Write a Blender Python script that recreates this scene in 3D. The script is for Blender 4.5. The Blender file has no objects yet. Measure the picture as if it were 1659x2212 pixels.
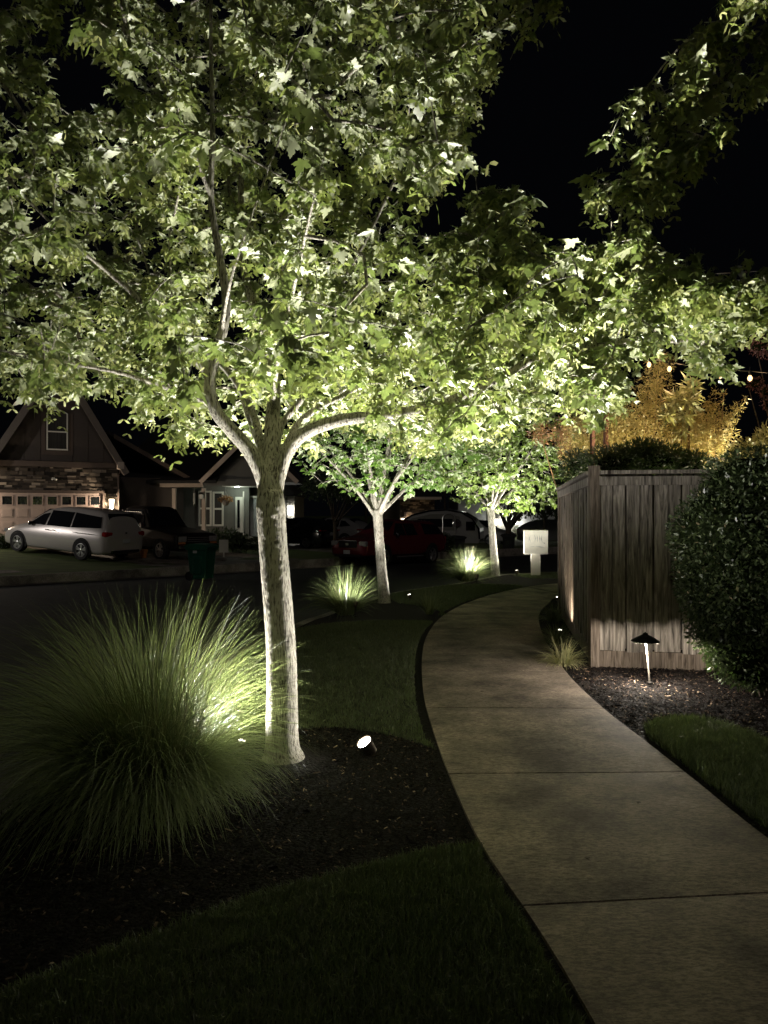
import bpy, bmesh, math
import numpy as np
from mathutils import Vector, Matrix
from math import radians as R, sin, cos, pi

# ------------------------------------------------------------------ basics
C = bpy.context.scene.collection
F = 1580.0; CX = 829.5; CY = 1106.0; EYE = 1.5

def z_near(Y): return -0.012*max(0.0, Y-7.0)
def z_street(Y): return -0.15-0.02*max(0.0, Y-8.0)
def W(x, y, Y): return Vector(((x-CX)/F*Y, Y, EYE-(y-CY)/F*Y))
def G(x, y, zf=z_near):
    Y = 10.0
    for _ in range(40): Y = (EYE-zf(Y))*F/(y-CY)
    return Vector(((x-CX)/F*Y, Y, zf(Y)))
KA = np.array([-9.7, 18.5]); KD = np.array([6.8, 7.8]); KD = KD/np.linalg.norm(KD); KN = np.array([-KD[1], KD[0]])
def z_far(X, Y):
    v = np.array([X, Y])-KA; d = float(v@KN); t = float(v@KD)
    yk = KA[1]+KD[1]*t
    fade = min(1.0, max(0.3, 1-(t-8)/8*0.7))
    if d < 0: d = 0
    yk = min(max(yk, 8.0), 36.0)
    return z_street(yk)+0.15+0.07*max(0.0, min(d, 10.0)-3.3)*fade

def new_obj(name, me, parent=None):
    o = bpy.data.objects.new(name, me); C.objects.link(o)
    if parent is not None: o.parent = parent
    return o
def empty(name, loc=(0, 0, 0), rz=0.0, label=None, cat=None, group=None):
    o = bpy.data.objects.new(name, None); C.objects.link(o)
    o.location = loc; o.rotation_euler = (0, 0, rz); o.empty_display_size = 0.2
    tag(o, label, cat, group); return o
def tag(o, label=None, cat=None, group=None, kind=None):
    if label: o['label'] = label
    if cat: o['category'] = cat
    if group: o['group'] = group
    if kind: o['kind'] = kind
    return o
def copy_tree(o, parent=None):
    c = o.copy(); C.objects.link(c); c.parent = parent
    for ch in [x for x in C.objects if x.parent == o]: copy_tree(ch, c)
    return c

class MB:
    def __init__(s): s.v = []; s.f = []; s.m = []
    def add(s, vs, fs, mi=0):
        b = len(s.v); s.v += [tuple(v) for v in vs]
        for f in fs: s.f.append(tuple(i+b for i in f)); s.m.append(mi)
    def box(s, c, d, rz=0.0, mi=0, rot=None):
        M = rot if rot is not None else Matrix.Rotation(rz, 3, 'Z')
        vs = [Vector(c)+M@Vector((x*d[0]/2, y*d[1]/2, z*d[2]/2)) for x in (-1, 1) for y in (-1, 1) for z in (-1, 1)]
        s.add(vs, [(0, 1, 3, 2), (4, 6, 7, 5), (0, 4, 5, 1), (2, 3, 7, 6), (0, 2, 6, 4), (1, 5, 7, 3)], mi)
    def prism(s, poly, axis, a, b, mi=0):
        # poly: 2D points; axis 'x','y','z' extrude from a to b
        def P(p, t):
            return {'x': (t, p[0], p[1]), 'y': (p[0], t, p[1]), 'z': (p[0], p[1], t)}[axis]
        n = len(poly); vs = [P(p, a) for p in poly]+[P(p, b) for p in poly]
        s.add(vs, [tuple(range(n)), tuple(range(2*n-1, n-1, -1))]+[(i, (i+1) % n, (i+1) % n+n, i+n) for i in range(n)], mi)
    def tube(s, pts, rad, n=8, mi=0, cap=True):
        pts = [Vector(p) for p in pts]
        if not hasattr(rad, '__len__'): rad = [rad]*len(pts)
        vs = []; up = None
        for i, p in enumerate(pts):
            t = (pts[min(i+1, len(pts)-1)]-pts[max(i-1, 0)]).normalized()
            if up is None: up = t.orthogonal().normalized()
            up = (up-t*up.dot(t))
            up = up.normalized() if up.length > 1e-5 else t.orthogonal().normalized()
            b = t.cross(up)
            for k in range(n):
                a = 2*pi*k/n; vs.append(p+(up*cos(a)+b*sin(a))*rad[i])
        fs = [(i*n+k, i*n+(k+1) % n, (i+1)*n+(k+1) % n, (i+1)*n+k) for i in range(len(pts)-1) for k in range(n)]
        if cap: fs += [tuple(range(n-1, -1, -1)), tuple((len(pts)-1)*n+k for k in range(n))]
        s.add(vs, fs, mi)
    def lathe(s, prof, n=16, c=(0, 0, 0), mi=0, M=None):
        vs = []
        for (r, z) in prof:
            for k in range(n):
                a = 2*pi*k/n; v = Vector((r*cos(a), r*sin(a), z))
                if M is not None: v = M@v
                vs.append(v+Vector(c))
        m = len(prof)
        fs = [(i*n+k, i*n+(k+1) % n, (i+1)*n+(k+1) % n, (i+1)*n+k) for i in range(m-1) for k in range(n)]
        fs += [tuple(range(n-1, -1, -1)), tuple((m-1)*n+k for k in range(n))]
        s.add(vs, fs, mi)
    def ellipsoid(s, c, r, nu=16, nv=10, mi=0):
        prof = []
        vs = []; fs = []
        for j in range(1, nv):
            th = pi*j/nv
            for k in range(nu):
                a = 2*pi*k/nu; vs.append((c[0]+r[0]*sin(th)*cos(a), c[1]+r[1]*sin(th)*sin(a), c[2]-r[2]*cos(th)))
        for j in range(nv-2):
            for k in range(nu): fs.append((j*nu+k, j*nu+(k+1) % nu, (j+1)*nu+(k+1) % nu, (j+1)*nu+k))
        fs += [tuple(range(nu-1, -1, -1)), tuple((nv-2)*nu+k for k in range(nu))]
        s.add(vs, fs, mi)
    def build(s, name, mats, parent=None, smooth=False, bevel=0.0):
        me = bpy.data.meshes.new(name); me.from_pydata(s.v, [], s.f)
        if not isinstance(mats, (list, tuple)): mats = [mats]
        for m in mats: me.materials.append(m)
        if len(mats) > 1: me.polygons.foreach_set('material_index', s.m)
        if smooth: me.polygons.foreach_set('use_smooth', [True]*len(me.polygons))
        me.update()
        o = new_obj(name, me, parent)
        if bevel:
            b = o.modifiers.new('bevel', 'BEVEL'); b.width = bevel; b.segments = 2; b.limit_method = 'ANGLE'
        return o

def np_mesh(name, V, faces_by_n, mats, parent=None, attr=None, smooth=False, mat_idx=None):
    """V (n,3); faces_by_n: list of int arrays (k, n); attr: per-vertex float"""
    me = bpy.data.meshes.new(name)
    V = np.asarray(V, dtype=np.float32)
    me.vertices.add(len(V)); me.vertices.foreach_set('co', V.ravel())
    loops = np.concatenate([f.ravel() for f in faces_by_n]).astype(np.int32)
    sizes = np.concatenate([np.full(len(f), f.shape[1]) for f in faces_by_n]).astype(np.int32)
    starts = np.concatenate([[0], np.cumsum(sizes)[:-1]]).astype(np.int32)
    me.loops.add(len(loops)); me.loops.foreach_set('vertex_index', loops)
    me.polygons.add(len(sizes)); me.polygons.foreach_set('loop_start', starts)
    for m in (mats if isinstance(mats, (list, tuple)) else [mats]): me.materials.append(m)
    if mat_idx is not None: me.polygons.foreach_set('material_index', np.asarray(mat_idx, dtype=np.int32))
    if smooth: me.polygons.foreach_set('use_smooth', np.ones(len(sizes), dtype=bool))
    if attr is not None:
        a = me.attributes.new('rnd', 'FLOAT', 'POINT'); a.data.foreach_set('value', np.asarray(attr, dtype=np.float32))
    me.update(calc_edges=True)
    return new_obj(name, me, parent)

# ------------------------------------------------------------------ materials
def mat(name):
    m = bpy.data.materials.new(name); m.use_nodes = True; nt = m.node_tree
    for n in list(nt.nodes): nt.nodes.remove(n)
    out = nt.nodes.new('ShaderNodeOutputMaterial')
    return m, nt, out
def N(nt, t, **k):
    n = nt.nodes.new(t)
    for a, b in k.items():
        if a in n.inputs: n.inputs[a].default_value = b
        else: setattr(n, a, b)
    return n
def col(c): return (c[0], c[1], c[2], 1.0)
def ramp(nt, fac, stops):
    r = nt.nodes.new('ShaderNodeValToRGB'); e = r.color_ramp.elements
    while len(e) < len(stops): e.new(0.5)
    for i, (p, c) in enumerate(stops): e[i].position = p; e[i].color = col(c)
    nt.links.new(fac, r.inputs[0]); return r.outputs[0]
def mapping(nt, scale, coord='Object'):
    tc = nt.nodes.new('ShaderNodeTexCoord'); mp = nt.nodes.new('ShaderNodeMapping')
    nt.links.new(tc.outputs[coord], mp.inputs[0]); mp.inputs['Scale'].default_value = scale
    return mp.outputs[0]
def simple(name, c, rough=0.6, metal=0.0, var=0.15, nscale=6.0, bump=0.0, bscale=60.0, spec=0.5, coat=0.0, stretch=(1, 1, 1), coord='Object'):
    m, nt, out = mat(name)
    p = N(nt, 'ShaderNodeBsdfPrincipled', Roughness=rough, Metallic=metal)
    p.inputs['Specular IOR Level'].default_value = spec; p.inputs['Coat Weight'].default_value = coat
    v = mapping(nt, stretch, coord)
    n = N(nt, 'ShaderNodeTexNoise', Scale=nscale, Detail=6.0, Roughness=0.65); nt.links.new(v, n.inputs['Vector'])
    o = ramp(nt, n.outputs[0], [(0.3, [x*(1-var) for x in c]), (0.7, [min(1, x*(1+var)) for x in c])])
    nt.links.new(o, p.inputs['Base Color'])
    if bump:
        n2 = N(nt, 'ShaderNodeTexNoise', Scale=bscale, Detail=8.0, Roughness=0.7); nt.links.new(v, n2.inputs['Vector'])
        b = N(nt, 'ShaderNodeBump', Strength=bump, Distance=0.01); nt.links.new(n2.outputs[0], b.inputs['Height'])
        nt.links.new(b.outputs[0], p.inputs['Normal'])
    nt.links.new(p.outputs[0], out.inputs[0]); return m
def emis(name, c, s):
    m, nt, out = mat(name); e = N(nt, 'ShaderNodeEmission', Color=col(c), Strength=s)
    nt.links.new(e.outputs[0], out.inputs[0]); return m
def leafmat(name, stops, back, trans, tw=0.4, rough=0.45, gl=0.06):
    m, nt, out = mat(name)
    at = N(nt, 'ShaderNodeAttribute', attribute_name='rnd')
    fc = ramp(nt, at.outputs['Fac'], stops)
    bc = ramp(nt, at.outputs['Fac'], [(0.0, [x*0.8 for x in back]), (1.0, [x*1.2 for x in back])])
    ge = nt.nodes.new('ShaderNodeNewGeometry')
    mx = N(nt, 'ShaderNodeMix', data_type='RGBA'); nt.links.new(ge.outputs['Backfacing'], mx.inputs[0])
    nt.links.new(fc, mx.inputs[6]); nt.links.new(bc, mx.inputs[7])
    d = N(nt, 'ShaderNodeBsdfDiffuse'); nt.links.new(mx.outputs[2], d.inputs[0])
    t = N(nt, 'ShaderNodeBsdfTranslucent'); 
    tc = ramp(nt, at.outputs['Fac'], [(0.0, [x*0.7 for x in trans]), (1.0, [min(1, x*1.2) for x in trans])])
    nt.links.new(tc, t.inputs[0])
    s1 = N(nt, 'ShaderNodeMixShader', Fac=tw); nt.links.new(d.outputs[0], s1.inputs[1]); nt.links.new(t.outputs[0], s1.inputs[2])
    g = N(nt, 'ShaderNodeBsdfGlossy', Roughness=rough, Color=(1, 1, 1, 1))
    s2 = N(nt, 'ShaderNodeMixShader', Fac=gl); nt.links.new(s1.outputs[0], s2.inputs[1]); nt.links.new(g.outputs[0], s2.inputs[2])
    nt.links.new(s2.outputs[0], out.inputs[0]); return m

def bark_mat(name, light, dark, sc=1.0):
    m, nt, out = mat(name)
    p = N(nt, 'ShaderNodeBsdfPrincipled', Roughness=0.85); p.inputs['Specular IOR Level'].default_value = 0.2
    v = mapping(nt, (1, 1, 0.16))
    n1 = N(nt, 'ShaderNodeTexNoise', Scale=115*sc, Detail=6.0, Roughness=0.6, Distortion=0.3); nt.links.new(v, n1.inputs['Vector'])
    v2 = mapping(nt, (1, 1, 0.8))
    n2 = N(nt, 'ShaderNodeTexNoise', Scale=7*sc, Detail=5.0); nt.links.new(v2, n2.inputs['Vector'])
    c1 = ramp(nt, n1.outputs[0], [(0.38, dark), (0.52, light)])
    c2 = ramp(nt, n2.outputs[0], [(0.3, (0.55, 0.56, 0.5)), (0.65, (1.1, 1.08, 1.0))])
    mx = N(nt, 'ShaderNodeMix', data_type='RGBA', blend_type='MULTIPLY'); mx.inputs[0].default_value = 1.0
    nt.links.new(c1, mx.inputs[6]); nt.links.new(c2, mx.inputs[7]); nt.links.new(mx.outputs[2], p.inputs['Base Color'])
    b = N(nt, 'ShaderNodeBump', Strength=0.9, Distance=0.012); nt.links.new(n1.outputs[0], b.inputs['Height'])
    nt.links.new(b.outputs[0], p.inputs['Normal']); nt.links.new(p.outputs[0], out.inputs[0]); return m
def concrete_mat(name, base, grain=0.5):
    m, nt, out = mat(name)
    p = N(nt, 'ShaderNodeBsdfPrincipled', Roughness=0.8); p.inputs['Specular IOR Level'].default_value = 0.3
    v = mapping(nt, (1, 1, 1))
    a = N(nt, 'ShaderNodeTexNoise', Scale=1.7, Detail=9.0, Roughness=0.65); nt.links.new(v, a.inputs['Vector'])
    vb = mapping(nt, (1.0, 3.0, 1.0))
    b = N(nt, 'ShaderNodeTexNoise', Scale=30.0, Detail=8.0, Roughness=0.85); nt.links.new(vb, b.inputs['Vector'])
    ca = ramp(nt, a.outputs[0], [(0.36, [x*0.42 for x in base]), (0.5, base), (0.62, [x*1.5 for x in base])])
    cb = ramp(nt, b.outputs[0], [(0.42, (0.45, 0.44, 0.43)), (0.58, (1.45, 1.45, 1.45))])
    mx = N(nt, 'ShaderNodeMix', data_type='RGBA', blend_type='MULTIPLY'); mx.inputs[0].default_value = 1.0
    nt.links.new(ca, mx.inputs[6]); nt.links.new(cb, mx.inputs[7])
    vo = N(nt, 'ShaderNodeTexVoronoi', Scale=2.6); nt.links.new(v, vo.inputs['Vector'])
    cs = ramp(nt, vo.outputs[0], [(0.016, (0.3, 0.25, 0.2)), (0.034, (1, 1, 1))])
    mx2 = N(nt, 'ShaderNodeMix', data_type='RGBA', blend_type='MULTIPLY'); mx2.inputs[0].default_value = 1.0
    nt.links.new(mx.outputs[2], mx2.inputs[6]); nt.links.new(cs, mx2.inputs[7])
    nt.links.new(mx2.outputs[2], p.inputs['Base Color'])
    bu = N(nt, 'ShaderNodeBump', Strength=grain, Distance=0.006); nt.links.new(b.outputs[0], bu.inputs['Height'])
    nt.links.new(bu.outputs[0], p.inputs['Normal']); nt.links.new(p.outputs[0], out.inputs[0]); return m
def mulch_mat():
    m, nt, out = mat('bark mulch')
    p = N(nt, 'ShaderNodeBsdfPrincipled', Roughness=0.9); p.inputs['Specular IOR Level'].default_value = 0.25
    v = mapping(nt, (1, 1, 1))
    a = N(nt, 'ShaderNodeTexVoronoi', Scale=55.0); nt.links.new(v, a.inputs['Vector'])
    b = N(nt, 'ShaderNodeTexNoise', Scale=90.0, Detail=6.0, Roughness=0.7); nt.links.new(v, b.inputs['Vector'])
    c = ramp(nt, b.outputs[0], [(0.3, (0.005, 0.004, 0.004)), (0.55, (0.012, 0.009, 0.008)), (0.75, (0.04, 0.03, 0.024))])
    nt.links.new(c, p.inputs['Base Color'])
    ad = N(nt, 'ShaderNodeMath', operation='ADD'); nt.links.new(a.outputs[0], ad.inputs[0]); nt.links.new(b.outputs[0], ad.inputs[1])
    bu = N(nt, 'ShaderNodeBump', Strength=1.0, Distance=0.025); nt.links.new(ad.outputs[0], bu.inputs['Height'])
    nt.links.new(bu.outputs[0], p.inputs['Normal']); nt.links.new(p.outputs[0], out.inputs[0]); return m
def wood_mat(name, a, b, c):
    m, nt, out = mat(name)
    p = N(nt, 'ShaderNodeBsdfPrincipled', Roughness=0.8); p.inputs['Specular IOR Level'].default_value = 0.2
    at = N(nt, 'ShaderNodeAttribute', attribute_name='rnd')
    tc = nt.nodes.new('ShaderNodeTexCoord')
    cmb = nt.nodes.new('ShaderNodeCombineXYZ')
    mu = N(nt, 'ShaderNodeMath', operation='MULTIPLY'); mu.inputs[1].default_value = 37.0; nt.links.new(at.outputs['Fac'], mu.inputs[0])
    nt.links.new(mu.outputs[0], cmb.inputs[2]); nt.links.new(mu.outputs[0], cmb.inputs[0])
    va = N(nt, 'ShaderNodeVectorMath', operation='ADD'); nt.links.new(tc.outputs['Object'], va.inputs[0]); nt.links.new(cmb.outputs[0], va.inputs[1])
    mp = nt.nodes.new('ShaderNodeMapping'); mp.inputs['Scale'].default_value = (1, 1, 0.07); nt.links.new(va.outputs[0], mp.inputs[0])
    n1 = N(nt, 'ShaderNodeTexNoise', Scale=42.0, Detail=8.0, Roughness=0.62, Distortion=0.9); nt.links.new(mp.outputs[0], n1.inputs['Vector'])
    c1 = ramp(nt, n1.outputs[0], [(0.32, a), (0.5, b), (0.68, c)])
    mp2 = nt.nodes.new('ShaderNodeMapping'); mp2.inputs['Scale'].default_value = (1, 1, 0.35); nt.links.new(va.outputs[0], mp2.inputs[0])
    vo = N(nt, 'ShaderNodeTexVoronoi', Scale=5.0); nt.links.new(mp2.outputs[0], vo.inputs['Vector'])
    kn = ramp(nt, vo.outputs[0], [(0.07, (0.2, 0.16, 0.13)), (0.16, (1, 1, 1))])
    tone = ramp(nt, at.outputs['Fac'], [(0.0, (0.68, 0.66, 0.64)), (1.0, (1.15, 1.12, 1.08))])
    mx = N(nt, 'ShaderNodeMix', data_type='RGBA', blend_type='MULTIPLY'); mx.inputs[0].default_value = 1.0
    nt.links.new(c1, mx.inputs[6]); nt.links.new(kn, mx.inputs[7])
    mx2 = N(nt, 'ShaderNodeMix', data_type='RGBA', blend_type='MULTIPLY'); mx2.inputs[0].default_value = 1.0
    nt.links.new(mx.outputs[2], mx2.inputs[6]); nt.links.new(tone, mx2.inputs[7])
    nt.links.new(mx2.outputs[2], p.inputs['Base Color'])
    bu = N(nt, 'ShaderNodeBump', Strength=0.5, Distance=0.006); nt.links.new(n1.outputs[0], bu.inputs['Height'])
    nt.links.new(bu.outputs[0], p.inputs['Normal']); nt.links.new(p.outputs[0], out.inputs[0]); return m

M = {}
M['leaf'] = leafmat('maple leaf', [(0.0, (0.07, 0.10, 0.03)), (0.55, (0.14, 0.185, 0.055)), (0.93, (0.24, 0.27, 0.09)), (1.0, (0.42, 0.24, 0.09))], (0.36, 0.39, 0.22), (0.27, 0.36, 0.09), 0.28)
M['samara'] = leafmat('maple key', [(0.0, (0.26, 0.30, 0.09)), (1.0, (0.42, 0.42, 0.16))], (0.36, 0.38, 0.14), (0.4, 0.5, 0.12), 0.3)
M['leaf_cool'] = leafmat('maple leaf far', [(0.0, (0.07, 0.16, 0.04)), (1.0, (0.16, 0.26, 0.06))], (0.34, 0.41, 0.2), (0.28, 0.5, 0.08), 0.36)
M['leaf_yellow'] = leafmat('far maple leaf', [(0.0, (0.12, 0.19, 0.04)), (1.0, (0.25, 0.33, 0.08))], (0.33, 0.42, 0.15), (0.32, 0.46, 0.09), 0.36)
M['leaf_dark'] = leafmat('dark foliage', [(0.0, (0.03, 0.05, 0.02)), (1.0, (0.07, 0.11, 0.04))], (0.07, 0.1, 0.05), (0.05, 0.1, 0.02), 0.25)
M['leaf_gold'] = leafmat('golden maple leaf', [(0.0, (0.34, 0.33, 0.10)), (0.6, (0.56, 0.5, 0.19)), (1.0, (0.62, 0.42, 0.19))], (0.55, 0.46, 0.2), (0.6, 0.48, 0.14), 0.35)
M['leaf_red'] = leafmat('red maple leaf', [(0.0, (0.22, 0.17, 0.06)), (1.0, (0.42, 0.19, 0.08))], (0.3, 0.19, 0.09), (0.36, 0.18, 0.06), 0.35)
M['leaf_plum'] = leafmat('plum leaf', [(0.0, (0.2, 0.08, 0.08)), (1.0, (0.4, 0.19, 0.17))], (0.36, 0.18, 0.17), (0.3, 0.1, 0.08), 0.25)
M['leaf_pale'] = leafmat('willow leaf', [(0.0, (0.25, 0.27, 0.12)), (1.0, (0.42, 0.4, 0.2))], (0.4, 0.38, 0.2), (0.35, 0.35, 0.1), 0.3)
M['hedge'] = leafmat('hedge leaf', [(0.0, (0.018, 0.03, 0.012)), (0.97, (0.085, 0.11, 0.042)), (1.0, (0.3, 0.22, 0.14))], (0.055, 0.075, 0.035), (0.06, 0.12, 0.02), 0.2, 0.4, 0.04)
M['blade'] = leafmat('fountain grass', [(0.0, (0.05, 0.075, 0.022)), (0.75, (0.15, 0.185, 0.065)), (1.0, (0.42, 0.38, 0.22))], (0.13, 0.165, 0.065), (0.20, 0.245, 0.08), 0.25, 0.4, 0.06)
M['lawn'] = leafmat('lawn grass', [(0.0, (0.03, 0.045, 0.016)), (0.6, (0.10, 0.125, 0.045)), (0.9, (0.22, 0.23, 0.11)), (1.0, (0.42, 0.36, 0.22))], (0.10, 0.13, 0.05), (0.11, 0.16, 0.04), 0.3)
M['chip'] = leafmat('mulch chips', [(0.0, (0.005, 0.004, 0.004)), (0.84, (0.016, 0.012, 0.010)), (0.965, (0.13, 0.09, 0.065)), (1.0, (0.42, 0.32, 0.22))], (0.03, 0.022, 0.016), (0.01, 0.01, 0.01), 0.02, 0.6, 0.01)
M['bark'] = bark_mat('maple bark', (0.46, 0.435, 0.39), (0.085, 0.072, 0.062))
M['bark_dark'] = bark_mat('dark bark', (0.13, 0.11, 0.09), (0.04, 0.03, 0.025))
M['bark_warm'] = bark_mat('warm bark', (0.3, 0.2, 0.12), (0.1, 0.07, 0.04))
M['concrete'] = concrete_mat('sidewalk concrete', (0.20, 0.163, 0.13))
M['concrete_far'] = concrete_mat('drive concrete', (0.2, 0.18, 0.155))
M['kerb'] = concrete_mat('kerb concrete', (0.26, 0.24, 0.21))
M['asphalt'] = simple('asphalt', (0.032, 0.032, 0.034), 0.85, var=0.3, nscale=3, bump=0.5, bscale=120)
M['mulch'] = mulch_mat()
M['soil'] = simple('turf soil', (0.018, 0.022, 0.01), 0.95, var=0.4, nscale=20, bump=0.6, bscale=80)
M['turf'] = simple('far turf', (0.075, 0.11, 0.025), 0.95, var=0.55, nscale=2.2, bump=0.9, bscale=90, stretch=(0.5, 1.6, 1))
M['fence'] = wood_mat('weathered cedar', (0.045, 0.041, 0.037), (0.20, 0.18, 0.16), (0.40, 0.365, 0.33))
M['fence_trim'] = wood_mat('cedar trim', (0.05, 0.038, 0.03), (0.14, 0.115, 0.095), (0.24, 0.20, 0.17))
M['black_metal'] = simple('black metal', (0.02, 0.018, 0.016), 0.45, 0.6, 0.2, 30, 0.1)
M['bronze'] = simple('bronze metal', (0.09, 0.07, 0.05), 0.5, 0.7, 0.2, 30, 0.1)
M['pole_metal'] = simple('pole metal', (0.2, 0.18, 0.15), 0.5, 0.4, 0.2, 40)
M['rust'] = simple('rusty steel', (0.18, 0.08, 0.05), 0.8, 0.2, 0.3, 20, 0.3)
M['box_paint'] = simple('mailbox paint', (0.60, 0.57, 0.48), 0.5, 0.1, 0.1, 8, 0.15, 60)
M['mark'] = simple('worn mark', (0.3, 0.3, 0.27), 0.7, var=0.4, nscale=25)
M['lens'] = emis('spot lens', (1.0, 0.93, 0.8), 60.0)
M['lens_dim'] = emis('small lens', (1.0, 0.92, 0.78), 9.0)
M['bulb'] = emis('string bulb', (1.0, 0.62, 0.28), 3.2)
M['coach'] = emis('coach glass', (1.0, 0.80, 0.52), 9.0)
M['coach_white'] = emis('coach glass white', (1.0, 0.97, 0.85), 16.0)
M['siding'] = simple('taupe siding', (0.085, 0.067, 0.058), 0.75, var=0.08, nscale=3, bump=0.2, stretch=(1, 1, 5))
M['siding_grey'] = simple('grey siding', (0.16, 0.16, 0.145), 0.75, var=0.08, nscale=3)
M['siding_dark'] = simple('dark siding', (0.09, 0.075, 0.065), 0.8, var=0.1, nscale=3)
M['trim_brown'] = simple('brown trim', (0.11, 0.08, 0.065), 0.6, var=0.1)
M['trim_tan'] = simple('tan trim', (0.58, 0.48, 0.40), 0.6, var=0.08)
M['rake'] = simple('dull rake paint', (0.2, 0.165, 0.14), 0.6, var=0.08)
M['trim_white'] = simple('white trim', (0.72, 0.70, 0.64), 0.5, var=0.05)
M['garage'] = simple('garage door paint', (0.42, 0.33, 0.29), 0.5, var=0.06, nscale=2)
M['door_white'] = simple('white door', (0.62, 0.64, 0.66), 0.5, var=0.05)
M['stone'] = leafmat('ledge stone', [(0.0, (0.02, 0.016, 0.013)), (0.6, (0.08, 0.062, 0.048)), (1.0, (0.34, 0.28, 0.22))], (0.1, 0.1, 0.1), (0, 0, 0), 0.0, 0.6, 0.02)
M['roof'] = simple('roof shingle', (0.022, 0.021, 0.021), 0.9, var=0.4, nscale=12, bump=0.5, bscale=30)
M['glass'] = simple('dark glass', (0.012, 0.013, 0.016), 0.06, 0.0, 0.1, 2)
M['curtain'] = simple('curtained pane', (0.05, 0.047, 0.045), 0.25, 0.0, 0.4, 9, stretch=(3, 1, 0.1))
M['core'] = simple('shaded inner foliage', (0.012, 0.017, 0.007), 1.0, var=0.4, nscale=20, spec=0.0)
M['car_silver'] = simple('silver paint', (0.62, 0.58, 0.56), 0.3, 0.25, 0.03, 1, coat=0.8)
M['car_black'] = simple('black paint', (0.012, 0.013, 0.015), 0.18, 0.2, 0.05, 1, coat=0.8)
M['car_brown'] = simple('old truck paint', (0.014, 0.011, 0.010), 0.5, 0.0, 0.1, 2, coat=0.05, spec=0.3)
M['car_red'] = simple('dark red paint', (0.19, 0.022, 0.03), 0.25, 0.2, 0.05, 1, coat=0.8)
M['car_white'] = simple('white paint', (0.6, 0.6, 0.6), 0.3, 0.0, 0.04, 1, coat=0.6)
M['car_grey'] = simple('pale grey paint', (0.35, 0.35, 0.35), 0.3, 0.3, 0.04, 1, coat=0.6)
M['tyre'] = simple('tyre rubber', (0.015, 0.015, 0.015), 0.8, var=0.2)
M['rim'] = simple('alloy rim', (0.6, 0.6, 0.6), 0.3, 0.8, 0.05)
M['tail'] = simple('tail lamp plastic', (0.28, 0.01, 0.012), 0.15, 0.0, 0.1)
M['headlamp'] = simple('head lamp plastic', (0.4, 0.4, 0.4), 0.12, 0.3, 0.2, 12)
M['chrome'] = simple('chrome', (0.7, 0.7, 0.7), 0.15, 1.0, 0.05)
M['bin_green'] = simple('green bin plastic', (0.012, 0.10, 0.062), 0.45, var=0.12, nscale=5)
M['bin_black'] = simple('dark bin plastic', (0.015, 0.017, 0.018), 0.5, var=0.1)
M['plate'] = simple('plate', (0.6, 0.62, 0.64), 0.5, var=0.15, nscale=30)
M['basket'] = simple('coir basket', (0.4, 0.36, 0.3), 0.9, var=0.2)
M['orange'] = simple('terracotta', (0.55, 0.2, 0.07), 0.6, var=0.15)

# ------------------------------------------------------------------ ground patches
def patch(name, poly, zf, dz, m, step=1.0, kind='structure', breaks=(), parent=None):
    bm = bmesh.new()
    vs = [bm.verts.new((p[0], p[1], 0)) for p in poly]
    bm.faces.new(vs); bmesh.ops.triangulate(bm, faces=bm.faces[:])
    xs = [p[0] for p in poly]; ys = [p[1] for p in poly]
    cuts = []
    if step:
        cuts += [((k*step, 0, 0), (1, 0, 0)) for k in range(math.ceil(min(xs)/step), math.floor(max(xs)/step)+1)]
        cuts += [((0, k*step, 0), (0, 1, 0)) for k in range(math.ceil(min(ys)/step), math.floor(max(ys)/step)+1)]
    cuts += [((0, b, 0), (0, 1, 0)) for b in breaks]
    for co, no in cuts:
        bmesh.ops.bisect_plane(bm, geom=bm.verts[:]+bm.edges[:]+bm.faces[:], dist=1e-5, plane_co=co, plane_no=no)
    for v in bm.verts: v.co.z = zf(v.co.x, v.co.y)+dz
    bmesh.ops.recalc_face_normals(bm, faces=bm.faces[:])
    if sum(f.normal.z*f.calc_area() for f in bm.faces) < 0: bmesh.ops.reverse_faces(bm, faces=bm.faces[:])
    me = bpy.data.meshes.new(name); bm.to_mesh(me); bm.free(); me.materials.append(m)
    me.polygons.foreach_set('use_smooth', [True]*len(me.polygons))
    o = new_obj(name, me, parent)
    if kind: o['kind'] = kind
    return o
zn = lambda X, Y: z_near(Y)
zs = lambda X, Y: z_street(Y)

def cr(pts, per=6):
    P = [Vector(p) for p in pts]; out = []
    for i in range(len(P)-1):
        a = P[max(i-1, 0)]; b = P[i]; c = P[i+1]; d = P[min(i+2, len(P)-1)]
        for k in range(per):
            t = k/per
            out.append(0.5*((2*b)+(c-a)*t+(2*a-5*b+4*c-d)*t*t+(3*b-a-3*c+d)*t**3))
    out.append(P[-1]); return out

# kerb lines (plan view)
near_kerb = [(-2.3, -8), (-2.15, -2), (-2.05, 2), (-2.0, 4.5), (-1.75, 7)]
near_kerb += [tuple(G(x, y)[:2]) for x, y in ((640, 1346), (690, 1329), (760, 1305), (836, 1283), (905, 1271), (974, 1262), (1040, 1249), (1100, 1240))]
lk = near_kerb[-1]
near_kerb += [(lk[0]+2.2, lk[1]+1.1), (lk[0]+6, lk[1]+2.2), (lk[0]+14, lk[1]+3.4), (60, lk[1]+6)]
nk = [v[:2] for v in cr([(p[0], p[1], 0) for p in near_kerb], 5)]
far_kerb = [(-40, -16), (-22, 4.4), (-9.7, 18.5), (-2.9, 26.3), (1, 30.8), (4, 34.6), (8, 38.2), (14, 40.5), (60, 43)]
fk = [v[:2] for v in cr([(p[0], p[1], 0) for p in far_kerb], 5)]

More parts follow.
